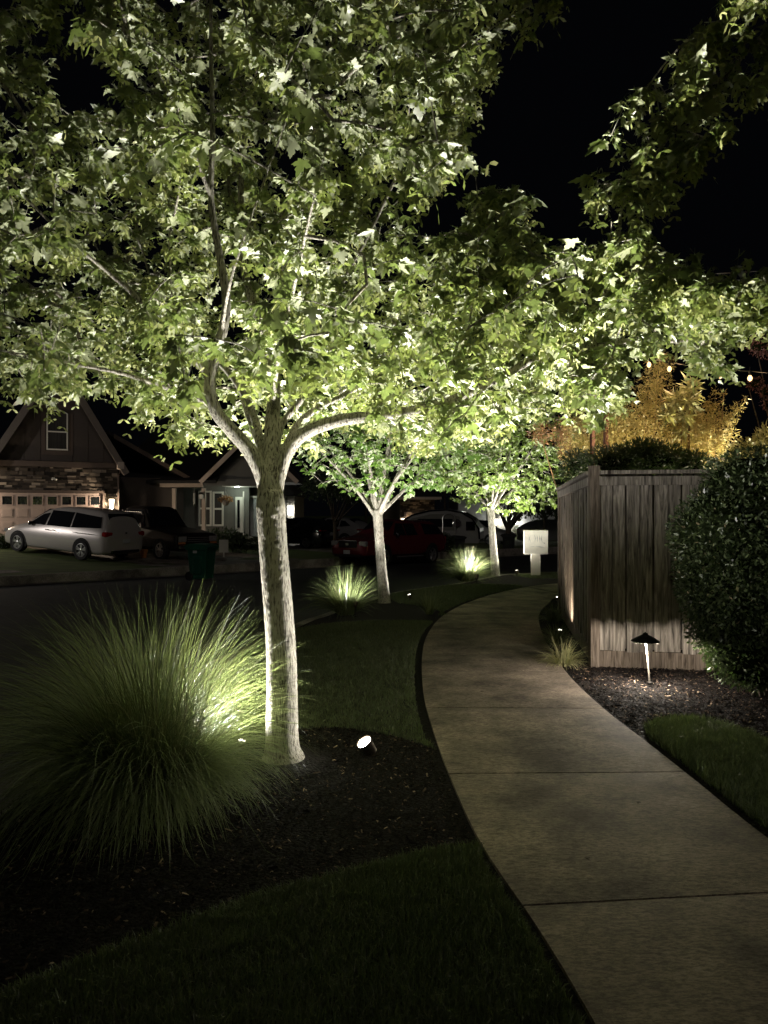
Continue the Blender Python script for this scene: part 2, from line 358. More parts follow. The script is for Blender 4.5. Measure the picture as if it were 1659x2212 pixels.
tag(patch('street', [(-60, -20), (70, -20), (70, 60), (-60, 60)], zs, 0.0, M['asphalt'], step=None, breaks=(8,)), kind='structure')
def zbase(X, Y): return -1.3
patch('ground', [(-400, -100), (400, -100), (400, 500), (-400, 500)], zbase, 0.0, M['turf'], step=None)
# planting strip and right side base (mulch)
patch('mulch_bed', [tuple(p) for p in nk]+[(60, -8)], zn, 0.0, M['mulch'], step=None, breaks=(7,))
# far lots
FX = (-70, 70)
patch('yard_ground', [tuple(p) for p in fk]+[(60, 75), (-60, 75), (-60, -16)], z_far, 0.0, M['turf'], step=2.0)
def kerb(name, pts, zf, side, w=0.15):
    mb = MB(); n = len(pts); rows = []
    for i, p in enumerate(pts):
        a = pts[max(i-1, 0)]; b = pts[min(i+1, n-1)]
        t = (Vector(b[:2])-Vector(a[:2])).normalized(); nn = Vector((-t.y, t.x))*side
        p = Vector(p[:2]); z = zf(p.y); zt = z+0.15
        q = p+nn*w; g = p-nn*0.32
        zt2 = zt if name != 'kerb' else z_near(p.y)+0.006
        zt2 = max(zt2, z+0.12)
        rows.append([(q.x, q.y, zt2-0.25), (q.x, q.y, zt2), (p.x+nn.x*0.02, p.y+nn.y*0.02, zt2), (p.x, p.y, zt2-0.02), (p.x-nn.x*0.03, p.y-nn.y*0.03, z+0.014), (g.x, g.y, z+0.006), (g.x, g.y, z-0.05)])
    k = len(rows[0]); vs = [v for r in rows for v in r]
    mb.add(vs, [(i*k+j, (i+1)*k+j, (i+1)*k+j+1, i*k+j+1) for i in range(n-1) for j in range(k-1)])
    o = mb.build(name, M['kerb']); o['kind'] = 'structure'; return o
kerb('kerb', nk, z_street, -1)
kerb('kerb', fk, z_street, 1)

# ------------------------------------------------------------------ sidewalk
Lp = [(0.95, -1.0), (0.75, 0.8)]+[tuple(G(x, y)[:2]) for x, y in ((1280, 2212), (1160, 2010), (1040, 1830), (975, 1690), (935, 1580), (915, 1500), (912, 1420), (925, 1370), (960, 1330), (1020, 1300), (1100, 1277), (1205, 1262))]
Rp = [(2.25, -1.0), (2.0, 0.8), (1.86, 2.0)]+[tuple(G(x, y)[:2]) for x, y in ((1659, 1818), (1500, 1690), (1400, 1610), (1310, 1540), (1240, 1475), (1205, 1430), (1180, 1390), (1165, 1350), (1166, 1325), (1185, 1305), (1215, 1290))]
Lp += [(Lp[-1][0]+2.5, Lp[-1][1]+1.0), (Lp[-1][0]+7, Lp[-1][1]+1.8)]
Rp += [(Rp[-1][0]+1.6, Rp[-1][1]+1.0), (Rp[-1][0]+4.6, Rp[-1][1]+2.2), (Rp[-1][0]+9.6, Rp[-1][1]+3.0)]
LC = [Vector(v[:2]) for v in cr([(a, b, 0) for a, b in Lp], 10)]
RC = [Vector(v[:2]) for v in cr([(a, b, 0) for a, b in Rp], 10)]
def at_y(curve, y):
    for a, b in zip(curve, curve[1:]):
        if a.y <= y <= b.y and b.y > a.y: return a+(b-a)*((y-a.y)/(b.y-a.y))
    return curve[-1] if y > curve[-1].y else curve[0]
joints_L = [-1.0, 0.2, 1.45, 2.76, 4.15, 5.56, 6.85, 8.25, 9.65, 11.0, 12.3, 13.5, 14.6, 15.5]
joints_R = [-1.0, 0.3, 1.6, 2.88, 4.18, 5.53, 6.85, 8.25, 9.55, 10.7, 11.7, 12.5, 13.1, 13.7]
mb = MB()
def slabseg(yl0, yr0, yl1, yr1, last):
    n = 7; gap = 0.006
    lt = [at_y(LC, yl0+gap+(yl1-yl0-2*gap)*k/n) for k in range(n+1)]
    rt = [at_y(RC, yr0+gap+(yr1-yr0-2*gap)*k/n) for k in range(n+1)]
    ring = []
    vs = []; ncol = 6
    for k in range(n+1):
        for j in range(ncol+1):
            p = lt[k].lerp(rt[k], j/ncol); z = z_near(p.y)+0.022
            if k in (0, n) or j in (0, ncol): z -= 0.006
            vs.append((p.x, p.y, z))
    w = ncol+1
    fs = [(k*w+j, k*w+j+1, (k+1)*w+j+1, (k+1)*w+j) for k in range(n) for j in range(ncol)]
    mb.add(vs, fs)
    bd = [j for j in range(w)]+[k*w+ncol for k in range(1, n+1)]+[n*w+j for j in range(ncol-1, -1, -1)]+[k*w for k in range(n-1, 0, -1)]
    ps = [Vector(vs[i]) for i in bd]; cen = sum(ps, Vector())/len(ps)
    vv = ps+[Vector((p.x, p.y, p.z-0.07)) for p in ps]; m_ = len(ps)
    mb.add(vv, [((i+1) % m_, i, i+m_, (i+1) % m_+m_) for i in range(m_)])
for i in range(len(joints_L)-1): slabseg(joints_L[i], joints_R[i], joints_L[i+1], joints_R[i+1], False)
# far turn of the walk as a ribbon
def resample(curve, y0, n):
    st = at_y(curve, y0); pts = [st]+[p for p in curve if p.y > y0+0.01]
    d = [0]
    for a, b in zip(pts, pts[1:]): d.append(d[-1]+(b-a).length)
    out = []
    for k in range(n+1):
        s = d[-1]*k/n; i = 0
        while i < len(d)-2 and d[i+1] < s: i += 1
        t = (s-d[i])/max(1e-6, d[i+1]-d[i]); out.append(pts[i].lerp(pts[i+1], t))
    return out
a_ = resample(LC, joints_L[-1]+0.01, 12); b_ = resample(RC, joints_R[-1]+0.01, 12)
vs = []
for p, q in zip(a_, b_): vs += [(p.x, p.y, z_near(p.y)+0.02), (q.x, q.y, z_near(q.y)+0.02)]
mb.add(vs, [(2*i, 2*i+1, 2*i+3, 2*i+2) for i in range(12)])
sw = mb.build('path', M['concrete'], smooth=False); sw['kind'] = 'structure'
def path_left(y): return at_y(LC, y).x
def path_right(y): return at_y(RC, y).x

# ------------------------------------------------------------------ lawns
def in_poly(px, py, poly):
    ins = np.zeros(len(px), bool); n = len(poly); j = n-1
    for i in range(n):
        xi, yi = poly[i][0], poly[i][1]; xj, yj = poly[j][0], poly[j][1]
        c = ((yi > py) != (yj > py)) & (px < (xj-xi)*(py-yi)/((yj-yi) if yj != yi else 1e-9)+xi)
        ins ^= c; j = i
    return ins
def vnoise(P, seed, sc):
    rs = np.random.RandomState(seed); s = 0
    for k in range(6):
        d = rs.normal(size=P.shape[1]); d = d/np.linalg.norm(d)*sc*(0.6+rs.rand()*1.2)
        s = s+np.sin(P@d+rs.rand()*6.28)
    return s/6
def blades(name, poly, n, h, w, seed, bias=None, label=None, ybox=None, two=True, zf=z_near):
    rs = np.random.RandomState(seed)
    xs = np.array([p[0] for p in poly]); ys = np.array([p[1] for p in poly])
    x0, x1 = xs.min(), xs.max(); y0, y1 = ys.min(), ys.max()
    if ybox: y0, y1 = max(y0, ybox[0]), min(y1, ybox[1])
    k = n*3; px = rs.uniform(x0, x1, k); py = rs.uniform(y0, y1, k)
    ok = in_poly(px, py, poly); px = px[ok][:n]; py = py[ok][:n]; n = len(px)
    z = np.array([zf(v) for v in py])
    cl = vnoise(np.stack([px, py], 1), seed, 6.0)*0.5+vnoise(np.stack([px, py], 1), seed+1, 30.0)*0.5
    hh = h*(0.55+0.6*rs.rand(n)+0.45*cl); ang = rs.uniform(0, 2*pi, n); lean = rs.normal(0, 0.45, n)+0.3
    la = ang+rs.normal(0, 1.0, n)
    wx = np.cos(ang)*w; wy = np.sin(ang)*w
    lx = np.cos(la)*hh*lean; ly = np.sin(la)*hh*lean
    b = np.stack([px, py, z-0.004], 1); wd = np.stack([wx, wy, 0*wx], 1)
    mid = b+np.stack([lx*0.35, ly*0.35, hh*0.6], 1); tip = b+np.stack([lx, ly, hh*(1-0.25*np.abs(lean))], 1)
    V = np.stack([b-wd, b+wd, mid-wd*0.7, mid+wd*0.7, tip], 1).reshape(-1, 3)
    i = np.arange(n)[:, None]*5
    q = i+np.array([[0, 1, 3, 2]]); t = i+np.array([[2, 3, 4]])
    o = np_mesh(name, V, [q, t], M['lawn'], attr=np.repeat(rs.rand(n)*0.9+0.12*cl, 5))
    tag(o, label, 'grass', kind='stuff'); return o

front_edge = [G(x, y) for x, y in ((1036, 1833), (960, 1838), (900, 1850), (800, 1872), (700, 1900), (600, 1930), (500, 1963), (400, 2000), (250, 2060), (100, 2112), (0, 2150))]
FE = [(v.x, v.y) for v in front_edge]
front_poly = [(p.x-0.04, p.y) for p in LC if p.y < 3.2]+FE+[(-1.9, 2.05), (-2.0, 0), (-2.1, -2), (0.9, -2)]
patch('lawn', front_poly, zn, 0.005, M['soil'], step=None, breaks=(7,))
blades('grass', front_poly, 95000, 0.05, 0.0022, 11, label='short dark lawn in the lower left corner beside the near end of the path', ybox=(1.5, 3.4))
mid_low = [G(x, y) for x, y in ((944, 1622), (900, 1606), (850, 1592), (800, 1582), (740, 1574), (680, 1573), (600, 1580), (480, 1600), (340, 1620))]
mid_poly = [(v.x, v.y) for v in mid_low]+[(-1.72, 6.2), (-1.6, 7)]+[tuple(G(x, y)[:2]) for x, y in ((628, 1362), (700, 1349), (800, 1343), (900, 1342), (936, 1344))]
mid_poly += [(p.x-0.07, p.y) for p in reversed([p for p in LC if 4.75 < p.y < 9.7])]
patch('lawn', mid_poly, zn, 0.005, M['soil'], step=None, breaks=(7,))
blades('grass', mid_poly, 90000, 0.042, 0.0026, 12, label='curved lawn between the lit tree trunk and the bend of the path')
l3 = [tuple(G(x, y)[:2]) for x, y in ((845, 1284), (905, 1274), (974, 1265), (1040, 1263), (1100, 1265), (1128, 1268))]
l3 += [(p.x-0.1, p.y) for p in reversed([p for p in LC if 10.9 < p.y < 14.4])]+[tuple(G(x, y)[:2]) for x, y in ((966, 1330), (940, 1316), (900, 1308), (860, 1303), (838, 1292))]
patch('lawn', l3, zn, 0.005, M['soil'], step=None)
blades('grass', l3, 26000, 0.05, 0.005, 13, label='lawn patch between the second tree and the far bend of the path')
l4 = [tuple(G(x, y)[:2]) for x, y in ((1108, 1244), (1150, 1240), (1205, 1237), (1300, 1236), (1300, 1250), (1205, 1250), (1150, 1250))]
patch('lawn', l4, zn, 0.005, M['soil'], step=None)
blades('grass', l4, 9000, 0.05, 0.006, 14, label='strip of lawn round the foot of the mailbox')
right_edge = [tuple(G(x, y)[:2]) for x, y in ((1398, 1592), (1392, 1575), (1415, 1562), (1450, 1556), (1500, 1556), (1560, 1570), (1620, 1592), (1680, 1618))]
right_poly = right_edge+[(3.3, 4.3), (3.6, 0.5), (2.25, 0.3)]+[(p.x+0.06, p.y) for p in RC if 0.8 < p.y < 4.75]
patch('lawn', right_poly, zn, 0.005, M['soil'], step=None)
blades('grass', right_poly, 60000, 0.075, 0.0028, 15, label='bright green tuft-edged lawn right of the path', ybox=(2.6, 5.6))

# mulch chips
def chips(name, n, regions, seed, label, smin=0.006, smax=0.03):
    rs = np.random.RandomState(seed); P = []
    for poly, share in regions:
        xs = np.array([p[0] for p in poly]); ys = np.array([p[1] for p in poly]); k = int(n*share)
        px = rs.uniform(xs.min(), xs.max(), k*4); py = rs.uniform(ys.min(), ys.max(), k*4)
        ok = in_poly(px, py, poly); P.append(np.stack([px[ok][:k], py[ok][:k]], 1))
    P = np.concatenate(P); n = len(P)
    z = np.array([z_near(v) for v in P[:, 1]])+rs.uniform(0.002, 0.014, n)
    L = rs.uniform(smin, smax, n)*np.where(rs.rand(n) > 0.93, 1.8, 1.0); w = L*rs.uniform(0.2, 0.55, n)
    a = rs.uniform(0, 2*pi, n); tl = rs.normal(0, 0.35, n); t2 = rs.normal(0, 0.4, n)
    u = np.stack([np.cos(a), np.sin(a), tl], 1)*L[:, None]/2; v = np.stack([-np.sin(a), np.cos(a), t2], 1)*w[:, None]/2
    up = np.array([0, 0, 0.004])
    c = np.concatenate([P, z[:, None]], 1)
    V = np.stack([c-u-v*0.6, c+u*0.8-v, c+u+v*0.7, c-u*0.9+v, c-u*0.5+up, c+u*0.4+up], 1).reshape(-1, 3)
    i = np.arange(n)[:, None]*6
    t = np.concatenate([i+np.array([[0, 4, 3]]), i+np.array([[1, 2, 5]])]); q = np.concatenate([i+np.array([[0, 1, 5, 4]]), i+np.array([[3, 4, 5, 2]])])
    o = np_mesh(name, V, [q, t], M['chip'], attr=np.repeat(rs.rand(n)**1.3, 6)); tag(o, label, 'mulch', kind='stuff'); return o
bed_front = [(v.x, v.y) for v in front_edge]+[(-1.95, 2.2), (-1.9, 4.9)]+[(v.x, v.y) for v in reversed(mid_low)]+[(path_left(y)-0.03, y) for y in (4.5, 4.0, 3.6, 3.3)]
chips('mulch', 16000, [(bed_front, 1.0)], 21, 'dark bark mulch round the foot of the big lit tree', 0.006, 0.024)
bed_right = right_edge[::-1]+[(path_right(y)+0.03, y) for y in (5.0, 5.5, 6.0, 6.5, 7.0, 7.5)]+[(2.0, 7.6), (2.05, 7.05), (3.4, 6.85), (4.5, 6.6), (4.5, 4.0)]
chips('mulch', 26000, [(bed_right, 1.0)], 22, 'chipped bark mulch under the path lamp beside the wooden fence', 0.008, 0.03)

# ------------------------------------------------------------------ leaves
HALF = [(0.03, -0.02), (0.15, -0.10), (0.33, -0.13), (0.27, 0.02), (0.41, 0.07), (0.58, 0.27), (0.43, 0.27), (0.35, 0.38), (0.19, 0.33), (0.25, 0.56), (0.13, 0.66), (0.10, 0.80)]
def leaf_proto(full=True):
    h = HALF if full else [HALF[i] for i in (0, 2, 3, 5, 7, 8, 9)]
    pts = h+[(0.0, 1.0)]+[(-x, y) for x, y in reversed(h)]
    V = [(0.0, 0.2, 0.0)]+[(x, y, -0.28*abs(x)-0.22*max(0, y-0.3)**2) for x, y in pts]
    n = len(pts); T = [(0, i+1, (i+1) % n+1) for i in range(n)]
    V = np.array(V)
    if full:
        b = len(V)
        V = np.concatenate([V, [(-0.012, 0.0, 0), (0.012, 0.0, 0), (0.008, -0.5, 0.16), (-0.008, -0.5, 0.16)]])
        T += [(b, b+1, b+2), (b, b+2, b+3)]
    return V, np.array(T)
def frames(dirs, nrm):
    y = dirs/np.linalg.norm(dirs, axis=1, keepdims=True)
    z = nrm-(nrm*y).sum(1, keepdims=True)*y; z /= np.linalg.norm(z, axis=1, keepdims=True)+1e-9
    x = np.cross(y, z); return np.stack([x, y, z], 2)
def scatter(proto, pos, Fm, size):
    V, T = proto
    P = np.einsum('nij,vj->nvi', Fm, V)*size[:, None, None]+pos[:, None, :]
    n = len(pos); k = len(V)
    return P.reshape(-1, 3), (np.arange(n)[:, None, None]*k+T[None]).reshape(-1, T.shape[1])
SAM = (np.array([(0, 0, 0), (0.12, 0.03, 0), (0.36, -0.08, 0.03), (0.5, -0.3, 0.02), (0.3, -0.32, 0), (0.08, -0.08, 0),
                 (-0.12, 0.03, 0), (-0.36, -0.08, -0.03), (-0.5, -0.3, -0.02), (-0.3, -0.32, 0), (-0.08, -0.08, 0)], float),
       np.array([(0, 5, 1), (1, 5, 4), (1, 4, 2), (2, 4, 3), (0, 6, 10), (6, 9, 10), (6, 7, 9), (7, 8, 9)]))

def px_of(P):
    return CX+P[:, 0]/P[:, 1]*F, CY-(P[:, 2]-EYE)/P[:, 1]*F

def maple(name, label, base, trunk_pts, trunk_r, limbs, attract, leaf_size, seed, full=True, nleaf=8, samara=0.0, leafm='leaf', voxel=0.009, twig=0.0022):
    """trunk_pts/limbs are world-space polylines: limbs = [(points, r0, r1)]"""
    rs = np.random.RandomState(seed)
    root = empty(name, base, 0, label, 'tree', 'street maples lit from below')
    loc = Vector(base)
    core = MB()
    tp = cr(trunk_pts, 6); tr = np.interp(np.linspace(0, 1, len(tp)), np.linspace(0, 1, len(trunk_r)), trunk_r)
    core.tube([p-loc for p in tp], list(tr), 24)
    for k in range(0):
        a_ = 2*pi*k/(7 if full else 4)+rs.normal(0, .25); rr_ = trunk_r[0]; d_ = Vector((cos(a_), sin(a_), 0))
        core.tube([d_*rr_*0.45+Vector((0, 0, .22)), d_*rr_*0.78+Vector((0, 0, .08)), d_*rr_*1.0+Vector((0, 0, .012)), d_*rr_*1.25+Vector((0, 0, -.03))], [rr_*.25, rr_*.3, rr_*.24, rr_*.1], 8)
    if full:
        core.ellipsoid(tuple(W(590, 1112, 4.38)-loc+Vector((0, -.07, 0))), (.035, .022, .03), 12, 8)
    nodes = []; par = []; lim_r = []
    for pts, r0, r1 in limbs:
        q = cr(pts, 6); rr = np.linspace(0, 1, len(q))**0.8*(r1-r0)+r0
        big = [i for i in range(len(q)) if rr[i] > (0.011 if full else 0.016)]
        core.tube([p-loc for p in q], list(rr), 10)
        st = len(nodes)
        for i, p in enumerate(q):
            nodes.append(p); par.append(st+i-1 if i else -1); lim_r.append(rr[i])
    o = core.build('trunk', M['bark'], root, smooth=True)
    rm = o.modifiers.new('remesh', 'REMESH'); rm.mode = 'VOXEL'; rm.voxel_size = voxel; rm.use_smooth_shade = True
    sm = o.modifiers.new('smooth', 'SMOOTH'); sm.iterations = 3; sm.factor = 0.5
    tx = bpy.data.textures.new('bark_relief', 'CLOUDS'); tx.noise_scale = 0.02; tx.noise_depth = 2
    dm = o.modifiers.new('relief', 'DISPLACE'); dm.texture = tx; dm.strength = 0.0035; dm.mid_level = 0.5; dm.texture_coords = 'LOCAL'
    # twigs
    nd = np.array([tuple(p) for p in nodes]); nlimb = len(nd)
    A = attract; dmin = np.min(np.linalg.norm(A[:, None]-nd[None, ::2], axis=2), axis=1); A = A[np.argsort(dmin)]
    cap = nlimb+len(A)*6+10
    P = np.zeros((cap, 3)); P[:nlimb] = nd; cnt = nlimb; parent = list(par)+[0]*(cap-nlimb); tips = []
    for a in A:
        d = np.linalg.norm(P[:cnt]-a, axis=1)+0.35*np.maximum(0, P[:cnt, 2]-a[2])
        j = int(np.argmin(d)); L = np.linalg.norm(P[j]-a)
        k = max(1, min(6, int(L/0.14)+1)); prev = j
        ctrl = (P[j]+a)/2+np.array([rs.normal(0, 0.05*L), rs.normal(0, 0.05*L), 0.12*L])
        if cnt+k >= cap: break
        for i in range(1, k+1):
            t = i/k; p = (1-t)**2*P[j]+2*t*(1-t)*ctrl+t*t*a
            P[cnt] = p; parent[cnt] = prev; prev = cnt; cnt += 1
        tips.append(prev)
    w = np.zeros(cnt); w[tips] = 1
    for i in range(cnt-1, nlimb-1, -1):
        if parent[i] >= nlimb: w[parent[i]] += w[i]
    rad = twig*np.maximum(1, w)**0.46
    pi_ = np.array(parent[nlimb:cnt]); ci = np.arange(nlimb, cnt)
    a0 = P[pi_]; a1 = P[ci]; r1 = rad[ci]; r0 = np.where(pi_ >= nlimb, np.minimum(rad[np.minimum(pi_, cnt-1)], r1*1.5), r1*1.3)
    t = a1-a0; ln = np.linalg.norm(t, axis=1, keepdims=True)+1e-9; t = t/ln
    ref = np.where(np.abs(t[:, 2:3]) > 0.9, np.array([[1.0, 0, 0]]), np.array([[0, 0, 1.0]]))
    u = np.cross(t, ref); u /= np.linalg.norm(u, axis=1, keepdims=True); v = np.cross(t, u)
    ns = 5; V = []
    for k in range(ns):
        an = 2*pi*k/ns; e = u*cos(an)+v*sin(an); V.append(a0-t*0.002+e*r0[:, None])
    for k in range(ns):
        an = 2*pi*k/ns; e = u*cos(an)+v*sin(an); V.append(a1+e*r1[:, None])
    V = np.stack(V, 1).reshape(-1, 3)-np.array(loc)
    b = np.arange(len(a0))[:, None]*2*ns
    Q = np.concatenate([b+np.array([[k, (k+1) % ns, (k+1) % ns+ns, k+ns]]) for k in range(ns)])
    np_mesh('twigs', V, [Q], M['bark'], root, smooth=True)
    # leaves around tips
    tips = np.array(tips); tp_ = P[tips]; td = tp_-P[np.array(parent)[tips]]
    td /= np.linalg.norm(td, axis=1, keepdims=True)+1e-9
    n = len(tips)*nleaf; idx = np.repeat(np.arange(len(tips)), nleaf)
    s = leaf_size*rs.uniform(0.45, 1.15, n)*np.where(rs.rand(n) > 0.93, 1.5, 1.0)
    back = rs.uniform(0, 0.22, n)*np.where(rs.rand(n) > 0.25, 1, 0)
    a = rs.uniform(0, 2*pi, n)
    outd = np.stack([np.cos(a), np.sin(a), rs.normal(-0.25, 0.3, n)], 1)+td[idx]*0.7
    outd /= np.linalg.norm(outd, axis=1, keepdims=True)
    pos = tp_[idx]-td[idx]*back[:, None]+outd*(0.5*s)[:, None]+np.array([0, 0, -0.015])
    droop = outd.copy(); droop[:, 2] -= rs.uniform(0.1, 0.7, n)
    nrm = np.stack([rs.normal(0, 0.42, n), rs.normal(0, 0.42, n), np.ones(n)], 1)
    Fm = frames(droop, nrm)
    Vs = []; Ts = []; of = 0; order = []
    for vi, (cu, wx) in enumerate(((1.0, 1.0), (2.2, 0.86), (-0.6, 1.08), (3.2, 0.72))):
        sel = np.arange(vi, n, 4); pv, pt = leaf_proto(full); pv = pv.copy(); pv[:, 2] *= cu; pv[:, 0] *= wx
        if vi == 3: pv[:, 2] += 0.25*pv[:, 0]
        v_, t_ = scatter((pv, pt), pos[sel]-np.array(loc), Fm[sel], s[sel]); Vs.append(v_); Ts.append(t_+of); of += len(v_)
    V = np.concatenate(Vs); T = np.concatenate(Ts)
    kv = len(leaf_proto(full)[0]); at = np.repeat(np.clip(rs.beta(2, 2.4, n)*0.9+0.1*(rs.rand(n) > 0.985), 0, 1), kv)
    mi = np.zeros(len(T), int); mats = [M[leafm], M['samara']]
    if samara > 0:
        k = int(n*samara); ii = rs.randint(0, len(tips), k//3); ii = np.repeat(ii, 3); k = len(ii)
        p2 = tp_[ii]+rs.normal(0, 0.035, (k, 3))+np.array([0, 0, -0.07])
        dd = np.stack([rs.normal(0, 0.5, k), rs.normal(0, 0.5, k), np.full(k, 1.0)], 1)
        n2 = rs.normal(0, 1, (k, 3)); s2 = rs.uniform(0.055, 0.085, k)
        V2, T2 = scatter(SAM, p2-np.array(loc), frames(dd, n2), s2)
        T = np.concatenate([T, T2+len(V)]); V = np.concatenate([V, V2]); at = np.concatenate([at, np.repeat(rs.rand(k), len(SAM[0]))])
        mi = np.concatenate([mi, np.ones(len(T2), int)])
    np_mesh('crown', V, [T], mats, root, attr=at, mat_idx=mi)
    return root

# main tree
TB = Vector((-0.605, 4.38, 0.0))
def WL(pts): return [W(*p) for p in pts]
trunk_pts = [Vector((TB.x+0.0, TB.y, -0.05)), Vector((TB.x, TB.y, 0.03)), Vector((TB.x-0.005, TB.y, 0.14)), W(607, 1400, 4.38), W(590, 1180, 4.38), W(585, 1095, 4.38), W(584, 1060, 4.38)]
trunk_r = [0.165, 0.130, 0.099, 0.089, 0.085, 0.088, 0.072]
limbs = [
 (WL([(581, 1085, 4.38), (568, 1030, 4.36), (540, 975, 4.33), (500, 930, 4.27), (465, 885, 4.22), (453, 820, 4.2), (478, 730, 4.2), (489, 650, 4.2), (473, 545, 4.2), (456, 430, 4.18), (459, 280, 4.15), (456, 120, 4.15), (455, -60, 4.15)]), 0.058, 0.010),
 (WL([(590, 1080, 4.4), (602, 1022, 4.42), (625, 968, 4.42), (665, 932, 4.4), (740, 907, 4.35), (835, 896, 4.3), (930, 880, 4.3), (1010, 850, 4.3), (1080, 815, 4.3), (1180, 765, 4.25), (1280, 750, 4.2), (1377, 733, 4.1), (1450, 736, 4.05), (1520, 728, 4.0), (1610, 694, 3.9)]), 0.055, 0.008),
 (WL([(584, 1050, 4.42), (586, 980, 4.48), (588, 920, 4.5), (592, 840, 4.55), (585, 740, 4.6), (545, 650, 4.7), (525, 560, 4.8), (520, 420, 4.9), (530, 250, 5.0), (540, 50, 5.1)]), 0.062, 0.012),
 (WL([(577, 1040, 4.45), (563, 960, 4.55), (548, 900, 4.65), (510, 825, 4.8), (450, 762, 4.95), (410, 742, 5.05), (340, 690, 5.3), (250, 600, 5.6), (190, 500, 5.8)]), 0.036, 0.007),
 (WL([(453, 815, 4.2), (420, 775, 4.15), (350, 700, 4.05), (290, 637, 3.95), (235, 590, 3.9), (135, 505, 3.75), (0, 370, 3.6), (-120, 240, 3.5)]), 0.024, 0.006),
 (WL([(447, 870, 4.22), (405, 850, 4.15), (350, 834, 4.05), (260, 806, 3.9), (150, 785, 3.75), (30, 762, 3.6), (-90, 740, 3.5)]), 0.022, 0.006),
 (WL([(612, 985, 4.46), (640, 925, 4.55), (680, 885, 4.65), (740, 855, 4.8), (830, 800, 5.1), (930, 720, 5.4), (1020, 640, 5.7)]), 0.034, 0.006),
 (WL([(596, 960, 4.48), (610, 915, 4.5), (640, 878, 4.5), (660, 845, 4.5), (690, 760, 4.55), (720, 650, 4.6), (800, 500, 4.6), (880, 330, 4.6), (960, 160, 4.6), (1040, 0, 4.6)]), 0.026, 0.007),
 (WL([(930, 880, 4.3), (1010, 876, 4.2), (1080, 876, 4.1), (1200, 884, 4.0), (1300, 870, 3.9)]), 0.011, 0.004),
 (WL([(478, 720, 4.2), (500, 600, 4.0), (560, 420, 3.75), (640, 200, 3.5), (700, 0, 3.3)]), 0.014, 0.005),
 (WL([(456, 430, 4.18), (420, 330, 4.05), (385, 250, 3.95), (330, 120, 3.8), (300, 0, 3.7)]), 0.014, 0.005),
 (WL([(1080, 815, 4.3), (1060, 700, 4.0), (1050, 600, 3.75), (1070, 480, 3.55)]), 0.012, 0.005),
 (WL([(1280, 750, 4.2), (1310, 620, 3.95), (1335, 510, 3.8), (1350, 430, 3.7), (1420, 330, 3.6), (1500, 230, 3.5), (1600, 130, 3.4), (1700, 0, 3.3)]), 0.016, 0.006),
 (WL([(588, 900, 4.5), (600, 780, 4.1), (640, 600, 3.5), (680, 420, 3.0), (720, 260, 2.8)]), 0.018, 0.005),
 (WL([(560, 960, 4.55), (520, 820, 5.2), (560, 700, 6.0), (600, 600, 6.6)]), 0.026, 0.006),
 (WL([(1452, 736, 4.05), (1500, 765, 3.95), (1550, 790, 3.9), (1590, 800, 3.85)]), 0.007, 0.003),
]
MASK = [(-700, -700), (1215, -700), (1218, 20), (1175, 55), (1155, 130), (1105, 170), (1070, 260), (1035, 290), (1035, 345), (980, 375), (930, 430), (895, 465), (955, 478), (985, 420), (1060, 388), (1145, 385), (1168, 420), (1158, 500), (1258, 512), (1285, 470), (1255, 420), (1260, 350), (1270, 280), (1335, 185), (1400, 170), (1440, 90), (1560, -20), (1700, -500), (2500, -500), (2500, 200), (1659, 225), (1600, 255), (1525, 325), (1540, 400), (1500, 450), (1440, 430), (1430, 480), (1450, 545), (1560, 585), (1659, 580), (2200, 540), (2200, 690), (1659, 700), (1640, 715), (1590, 740), (1610, 790), (1575, 822), (1490, 805), (1480, 768), (1400, 745), (1390, 800), (1365, 870), (1320, 890), (1310, 935), (1270, 930), (1240, 885), (1150, 910), (1080, 950), (1000, 975), (900, 965), (800, 930), (700, 950), (660, 985), (610, 990), (540, 985), (440, 965), (370, 955), (350, 915), (300, 915), (270, 925), (262, 845), (190, 840), (130, 885), (70, 875), (0, 830), (-700, 770)]
FORK = [(425, 800), (500, 770), (560, 830), (600, 800), (700, 850), (790, 870), (800, 935), (740, 950), (680, 1060), (500, 1060), (420, 920)]
LEAD = [(415, 850), (440, 700), (450, 620), (425, 540), (410, 420), (410, 100), (420, -100), (500, -100), (505, 300), (502, 430), (520, 520), (535, 640), (525, 760), (500, 850)]
HOLES = [(165, 165, 60, 80), (212, 428, 30, 22), (632, 330, 30, 50), (810, 75, 25, 30), (640, 1000, 20, 20), (30, 230, 40, 60), (720, 690, 25, 18), (1090, 150, 30, 60)]
